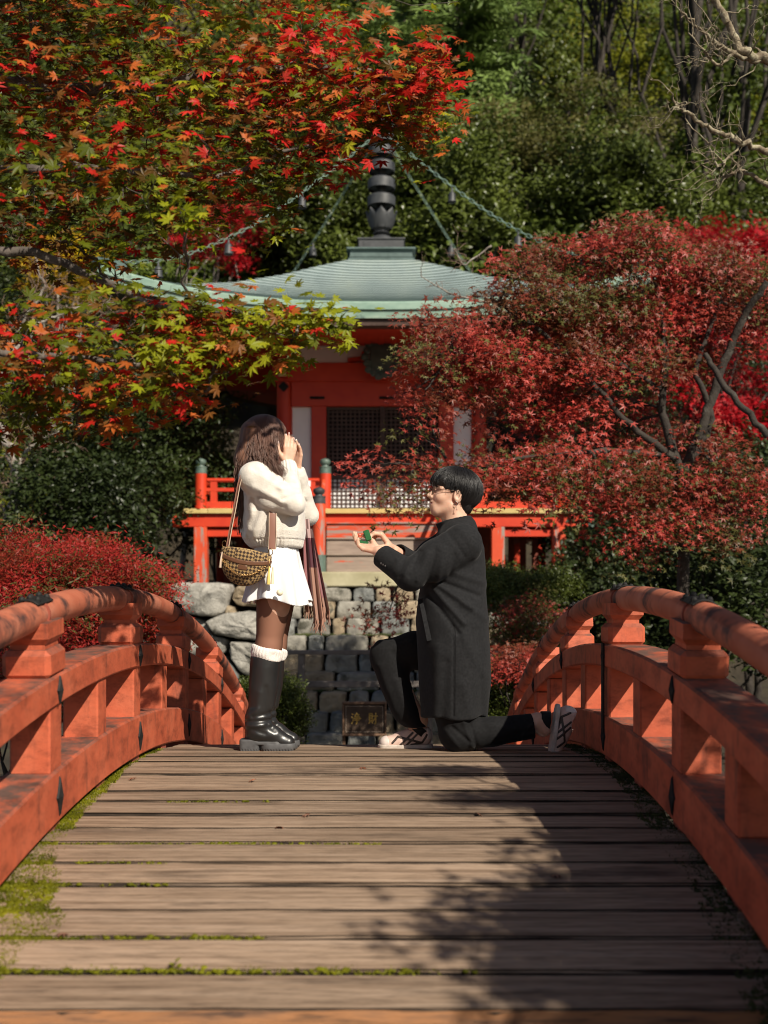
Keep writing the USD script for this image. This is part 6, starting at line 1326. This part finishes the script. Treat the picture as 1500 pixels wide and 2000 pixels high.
# coat
def coat(p):
    rows = lrows([(1397, 822, 950, 0, .215), (1380, 822, 951, 0, .22), (1330, 818, 957, 0, .235), (1270, 815, 956, 0, .245), (1210, 812, 953, 0, .24), (1160, 818, 949, 0, .225), (1110, 830, 948, 0, .215), (1070, 842, 945, 0, .205), (1045, 852, 937, 0, .18), (1028, 860, 929, 0, .135), (1016, 864, 924, 0, .09)])
    d = loft(p, rows, 2.25)
    fb = lf([(842, 1150, 900, 1215, .010, 6), (846, 1140, 915, 1185, .009, 6), (850, 1135, 930, 1165, -.007, 5), (838, 1165, 890, 1235, -.008, 5), (880, 1120, 945, 1140, .006, 7), (900, 1180, 950, 1210, .006, 7), (880, 1220, 880, 1390, -.0035, 1.6), (900, 1240, 940, 1310, .006, 10), (900, 1330, 915, 1390, .006, 10), (850, 1260, 846, 1390, .006, 10), (925, 1230, 938, 1390, -.006, 8), (868, 1290, 862, 1395, -.004, 8)])
    d = d - folds(p, fb)
    th = np.arctan2(p[:, 1] - PD, p[:, 0] - LX(885)); low = np.clip((LZ(1230) - p[:, 2]) / .4, 0, 1); d = d - .006 * low * np.cos(th * 5 + 1.2)
    arm = None
    for A, w_ in ((ARM_L, 1), (ARM_R, 1)):
        sh, el, wr = A; ax = nrm(wr - el); w2 = wr - ax * .024 + np.array([0, 0, -.008])
        e = smin(chain_sdf(p, [sh, sh * .5 + el * .5, el], [.098, .092, .070], .03), smax(cone(p, el, w2, .070, .058), (p - w2) @ ax - .004, .004), .03)
        hol = np.maximum(cone(p, w2 - ax * .03, w2 + ax * .05, .049, .049), -((p - w2) @ ax + .03)); e = smax(e, -hol, .004)
        arm = e if arm is None else np.minimum(arm, e)
    fa = lf([(830, 1085, 812, 1135, .008, 5), (846, 1080, 830, 1142, -.008, 5), (818, 1082, 796, 1126, -.006, 4), (806, 1090, 788, 1124, .006, 5), (862, 1078, 850, 1140, .007, 6), (880, 1090, 872, 1135, -.006, 6), (790, 1095, 778, 1128, -.005, 4), (776, 1098, 768, 1120, .005, 5), (868, 1045, 900, 1090, -.004, 5), (890, 1040, 930, 1080, .003, 8)])
    arm = arm - folds(p, fa)
    d = smin(d, arm, .022)
    col = smax(cone(p, L3(880, 1010), L3(896, 1036), .083, .094), -cone(p, L3(878, 985), L3(894, 1030), .071, .078), .006); col = smax(col, p[:, 2] - LZ(1012) - (p[:, 0] - LX(890)) * .28, .008); d = smin(d, col, .006)
    # centre back vent and front edge overlap
    d = d - .0012 * (meshkit.noise(p * 30, 6) - .5)
    return np.maximum(d, -(cone(p, L3(880, 975), L3(894, 1030), .066, .072)))
part(man, 'coat', soften(sdf_mesh(coat, L3(700, 1410, -.36), L3(975, 998, .34), .0042), 1), 'coat_black', smooth=True)
def coat_hit(px, py):
    """The near surface of the coat at a pixel."""
    ys = np.linspace(-.40, 0, 400); q = np.stack([np.full(400, LX(px)), PD + ys, np.full(400, LZ(py))], 1); i = np.argmax(coat(q) < 0); return q[i]
pk_ = MB(); q = [coat_hit(823 + 15 * t, 1170 + 78 * t) for t in np.linspace(0, 1, 8)]; pk_.add(*ribbon([a + [0, -.003, 0] for a in q], (1, 0, .2), .034, .006).arrays()); part(man, 'coat_pocket', pk_, 'coat_black', smooth=30)
sm = MB().tube([coat_hit(884, y) + [0, -.001, 0] for y in np.linspace(1225, 1388, 14)], .0016, 4); part(man, 'coat_seam', sm, 'trousers_black')
simple('button_dark', (.05, .045, .045), .35)
for k in range(3):
    c = coat_hit(745 + 4.2 * k, 1103 + 2.4 * k); v = trimesh.creation.icosphere(2, 1.0); part(man, 'button', MB().add(c + np.array(v.vertices) * [.0055, .003, .0055], v.faces), 'button_dark', smooth=True)
# trousers
def trousers(p):
    a = chain_sdf(p, [HP, L3(810, 1272, .10), L3(752, 1282, .10)], [.11, .092, .078], .03)
    b = loft(p, lrows([(1424, 790, 836, .10, .072), (1410, 772, 828, .10, .078), (1350, 744, 806, .10, .092), (1300, 727, 800, .10, .094), (1268, 728, 800, .10, .080), (1255, 740, 795, .10, .05)]))
    d = smin(a, b, .03)
    c = chain_sdf(p, [HPN, L3(888, 1380, -.10), L3(890, 1424, -.10)], [.12, .105, .092], .03)
    s_ = chain_sdf(p, [L3(893, 1432, -.10), L3(960, 1424, -.10), L3(1036, 1414, -.09)], [.080, .070, .062], .02)
    ax = nrm(L3(1036, 1412) - L3(960, 1424)); s_ = smax(s_, (p - L3(1037, 1412, -.09)) @ ax, .006)
    d = smin(d, smin(c, s_, .03), .02)
    f_ = lf([(880, 1412, 912, 1440, -.007, 4), (900, 1400, 918, 1450, .007, 5), (912, 1402, 926, 1452, -.006, 4), (868, 1420, 890, 1448, .005, 5), (930, 1404, 1000, 1416, .004, 6), (960, 1440, 1030, 1420, -.004, 5), (770, 1275, 800, 1330, -.006, 8), (740, 1300, 770, 1390, .005, 8), (775, 1330, 800, 1400, .006, 8), (745, 1262, 800, 1256, .004, 6), (990, 1400, 1010, 1435, -.005, 4)])
    d = d - folds(p, f_)
    return np.maximum(d, LZ(1465) - p[:, 2])
part(man, 'trousers', soften(sdf_mesh(trousers, L3(715, 1470, -.24), L3(1050, 1225, .24), .0042), 1), 'trousers_black', smooth=True)
# sneakers; the shoe frame: along, up
def shoe_sdf(q):
    """q: x from heel (0) to toe (.285), z up, y across."""
    d = cone(q, (.045, 0, .050), (.15, 0, .040), .040, .040, .98)
    d = smin(d, cone(q, (.14, 0, .034), (.235, .004, .026), .041, .034, .85), .03)
    d = smin(d, cone(q, (.042, 0, .075), (.085, 0, .078), .034, .036), .03)
    d = smin(d, cone(q, (.10, 0, .074), (.17, 0, .048), .028, .024), .02)
    op = cone(q, (.060, 0, .13), (.085, 0, .105), .034, .036); d = smax(d, -op, .012)
    return smax(d, .012 - q[:, 2], .004)
def sole_sdf(q):
    d = cone(q * [1, 1, 0], (.042, 0, 0), (.14, .0, 0), .045, .044, .98); d = smin(d, cone(q * [1, 1, 0], (.14, 0, 0), (.240, .004, 0), .046, .038, .85), .03)
    return np.maximum(d, np.maximum(q[:, 2] - .020, -q[:, 2]))
STR = [((.075, .078), (.135, .018)), ((.102, .080), (.165, .020)), ((.055, .030), (.175, .062)), ((.175, .062), (.205, .030)), ((.030, .070), (.055, .030)), ((.055, .030), (.11, .020))]
def shoe(origin, fx, fz, label=None):
    fx = nrm(fx); fz = nrm(np.asarray(fz) - fx * np.dot(fx, fz)); R = np.stack([fx, np.cross(fz, fx), fz], 1); o = np.asarray(origin, float)
    lo, hi = np.array([-.02, -.07, -.01]), np.array([.30, .07, .13])
    def put(fn, h=.0034, sm_=1):
        v, f = soften(sdf_mesh(fn, lo, hi, h), sm_) if sm_ else sdf_mesh(fn, lo, hi, h); return v @ R.T + o, f
    s = part(man, 'sneaker', put(shoe_sdf), 'shoe_beige', smooth=True, label=label)
    part(s, 'sole', put(sole_sdf, sm_=0), 'shoe_sole', smooth=40)
    def cap(q): return np.maximum(shoe_sdf(q) - .0022, np.minimum(.232 - q[:, 0] - 6 * q[:, 1] ** 2, 9))
    part(s, 'toe_cap', put(cap), 'shoe_white', smooth=True)
    def heel(q): return np.maximum(shoe_sdf(q) - .0022, np.maximum(q[:, 0] - .030, .045 - q[:, 2]))
    part(s, 'heel_patch', put(heel), 'shoe_white', smooth=True)
    def stripe(q):
        e = None
        for a, b in STR: x = seg2(q, a, b) - .0058; e = x if e is None else np.minimum(e, x)
        return np.maximum(np.maximum(shoe_sdf(q) - .0026, e), .008 - np.abs(q[:, 1]))
    part(s, 'stripe', put(stripe, .003), 'shoe_stripe', smooth=True)
    m = MB()
    for k in range(5):
        x = .115 + .014 * k; z = .098 - .0088 * k; m.tube([(x - .004, -.018, z - .008), (x, 0, z + .002), (x - .004, .018, z - .008)], .0026, 5)
    v, f = m.arrays(); part(s, 'laces', (v @ R.T + o, f), 'shoe_white', smooth=True)
    return s
shoe(L3(846, 1465.5, .10), (-1, -.02, .0), (0, 0, 1), 'sneaker planted flat on the deck')
shoe(L3(1081, 1372, -.085), (-.14, .0, -1), (1, .0, -.16), 'sneaker balanced on its toe')
part(man, 'sock', MB().tube([L3(826, 1424, .10), L3(816, 1436, .10)], [.046, .052], 16), 'sock_black', smooth=True)
part(man, 'sock', MB().tube([L3(1050, 1402, -.09), L3(1068, 1404, -.088)], [.043, .048], 16), 'sock_black', smooth=True)
# ring box and ring
box = thing('ring_box', 'small open dark green ring box held in the hands of the kneeling person', 'box', L3(716, 1050, -.03))
noisy('box_velvet', [(.3, (.010, .075, .022)), (.7, (.020, .13, .040))], scale=60, rough=.6, spec=.3)
simple('box_lining', (.02, .018, .016), .9)
Rb = roty(.18)
part(box, 'base', MB().box(L3(711, 1061, -.045), (.046, .046, .016), R=Rb, ch=.003), 'box_velvet')
part(box, 'lining', MB().box(L3(710.5, 1057.6, -.045), (.040, .040, .003), R=Rb, ch=.001), 'box_lining')
part(box, 'lid', MB().box(L3(718, 1047, -.045), (.030, .050, .054), R=roty(-.32), ch=.004), 'box_velvet')
ring = thing('ring', 'small silver ring standing in the open green box', 'ring', L3(703, 1051, -.045))
an = np.linspace(0, 2 * np.pi, 21); part(ring, 'band', MB().tube(L3(703.5, 1049.5, -.045) + np.outer(np.cos(an) * .0095, [1, 0, .1]) + np.outer(np.sin(an) * .0095, [0, 0, 1]), .0013, 5, caps=False), 'silver_dark', smooth=True)
v = trimesh.creation.icosphere(1, .0032); part(ring, 'stone', MB().add(np.array(v.vertices) + L3(703.5, 1045.5, -.045), v.faces), 'shoe_white')

# ---- moss, fallen leaves, weeds on the deck --------------------------------------------------
leafy('moss_green', [(0, (.06, .065, .008)), (.5, (.17, .17, .017)), (1, (.33, .30, .036))], scale=9, patch=.6, trans=.3, gloss=.15)
mg = np.random.default_rng(21)
def moss(points, h=.012):
    """Tufts of short blades standing on the deck at (x, d) points."""
    n = len(points); k = 5; pts = np.repeat(points, k, 0) + mg.normal(0, .006, (n * k, 2)); N = len(pts)
    z = deck_z(pts[:, 1]) - .004; a = mg.uniform(0, 2 * np.pi, N); hh = h * mg.uniform(.4, 1.3, N); w = .0035 * mg.uniform(.6, 1.4, N); lean = mg.normal(0, .7, (N, 2)) * hh[:, None]
    b = np.c_[pts, z]; u = np.c_[np.cos(a) * w, np.sin(a) * w, np.zeros(N)]; tip = b + np.c_[lean, hh]
    V = np.stack([b - u, b + u, tip], 1).reshape(-1, 3); F = np.arange(N * 3).reshape(-1, 3)
    c = np.repeat(points, 1, 0); m = MB().add(V, F)
    ico = trimesh.creation.icosphere(1, 1.0); iv = np.array(ico.vertices); sel = mg.permutation(n)[:n // 3]
    for i in sel: m.add(iv * [.007, .007, .004] * mg.uniform(.6, 1.5) + [c[i, 0], c[i, 1], deck_z(c[i, 1]) - .002], ico.faces)
    return m
pts = []
for d in np.arange(2.35, 5.6, .012):
    w = float(np.interp(d, [2.3, 2.6, 2.9, 3.1, 3.3, 3.6, 4.0, 4.6, 5.2], [.10, .18, .22, .26, .20, .10, .09, .05, .035])) * (.45 + 1.0 * float(meshkit.fbm(np.array([[d * 3.5, 1.3, 0]]), 3, 4)[0]))
    for _ in range(int(6 + 110 * w)): pts.append((BC - 1.10 + w * mg.uniform(0, 1) ** 1.3, d + mg.normal(0, .012)))
top('moss', moss(np.array(pts)), 'moss_green', 'yellow green moss along the left edge of the deck', 'moss', kind='stuff')
pts = []
for gi, x0, x1, dens in ((2.833 + .171 * 5, -1.0, .05, 1.0), (2.833 + .171, -1.05, -.25, .9), (2.833, -1.05, .30, .8), (2.833 + .171 * 8, -.75, -.35, .5), (2.833 + .171 * 3, -.95, -.55, .4), (2.833 + .171 * 4, -.9, -.6, .5)):
    for x in np.arange(x0, x1, .0035):
        if mg.uniform() < dens * (.2 + 1.2 * float(meshkit.fbm(np.array([[x * 5, gi * 3, 0]]), 2, 8)[0])) * np.interp(x, [x0, x1], [1.1, .55]): pts.append((BC + x, gi + .004 + mg.normal(0, .007)))
top('gap_moss', moss(np.array(pts), .008), 'moss_green', 'thin lines of moss growing in the gaps between deck planks', 'moss', kind='stuff')
pts = []
for d in np.arange(2.5, 6.2, .014):
    w = .05 + .11 * float(meshkit.fbm(np.array([[d * 3, 7.3, 0]]), 3, 6)[0]) * np.interp(d, [2.5, 5.8], [1.3, .8])
    for _ in range(6): pts.append((BC + 1.09 - w * mg.uniform(0, 1) ** 1.2, d + mg.normal(0, .012)))
top('moss', moss(np.array(pts), .012), 'moss_dark', 'dark moss and litter along the shaded right edge of the deck', 'moss', kind='stuff')
simple('leaf_fallen', (.30, .10, .05), .7); simple('leaf_fallen_brown', (.16, .075, .045), .7); lm = leaf_maple(1.0, .5)
for i, (px, py, mt) in enumerate(((545, 1617, 'leaf_fallen'), (605, 1592, 'leaf_fallen_brown'), (705, 1502, 'leaf_fallen'), (510, 1460 + 8, 'leaf_fallen_brown'), (500, 1524, 'leaf_fallen'), (1085, 1712, 'leaf_fallen_brown'), (930, 1590, 'leaf_fallen_brown'), (262, 1522, 'leaf_fallen'), (130, 1826, 'leaf_fallen_brown'))):
    # the deck point seen at that pixel
    ds = np.linspace(2.4, 5.6, 2000); yy = VY - (deck_z(ds) - ZE) / ds * FPX; d = float(ds[np.argmin(np.abs(yy - py))]); c = np.array([XAT(px, d), d, float(deck_z(d)) + .006])
    R = rotz(i * 1.9) @ rotx(.3 * ((i % 3) - 1)); top('fallen_leaf', (lm[0] * .026 @ R.T + c, lm[1]), mt, ['red dry leaf fallen left of the middle of the deck', 'curled brown dry leaf on the sunlit middle of the deck', 'small red leaf on the deck before the sneaker', 'brown leaf fallen just before the boots', 'red leaf on the deck below the boots', 'brown leaf on the shaded right of the deck', 'brown leaf at the shadow edge near the deck crest', 'red leaf against the left railing on the moss edge', 'brown leaf on the nearest left planks beside moss'][i], 'leaf', group='fallen leaves on the deck')
wd = thing('small_weed', 'tiny green weed sprouting from a gap between the nearest planks', 'plant', (XAT(342, 2.83), 2.84, float(deck_z(2.84)))); lo_ = leaf_oval(1.0, .5)
for k in range(6): part(wd, 'leaf', (lo_[0] * .016 @ (rotz(k * 1.05) @ rotx(.5)).T + [XAT(342, 2.83) + .008 * math.cos(k * 2.1), 2.84 + .005 * math.sin(k * 1.7), float(deck_z(2.84)) + .006 + .003 * k], lo_[1]), 'leaf_lime')
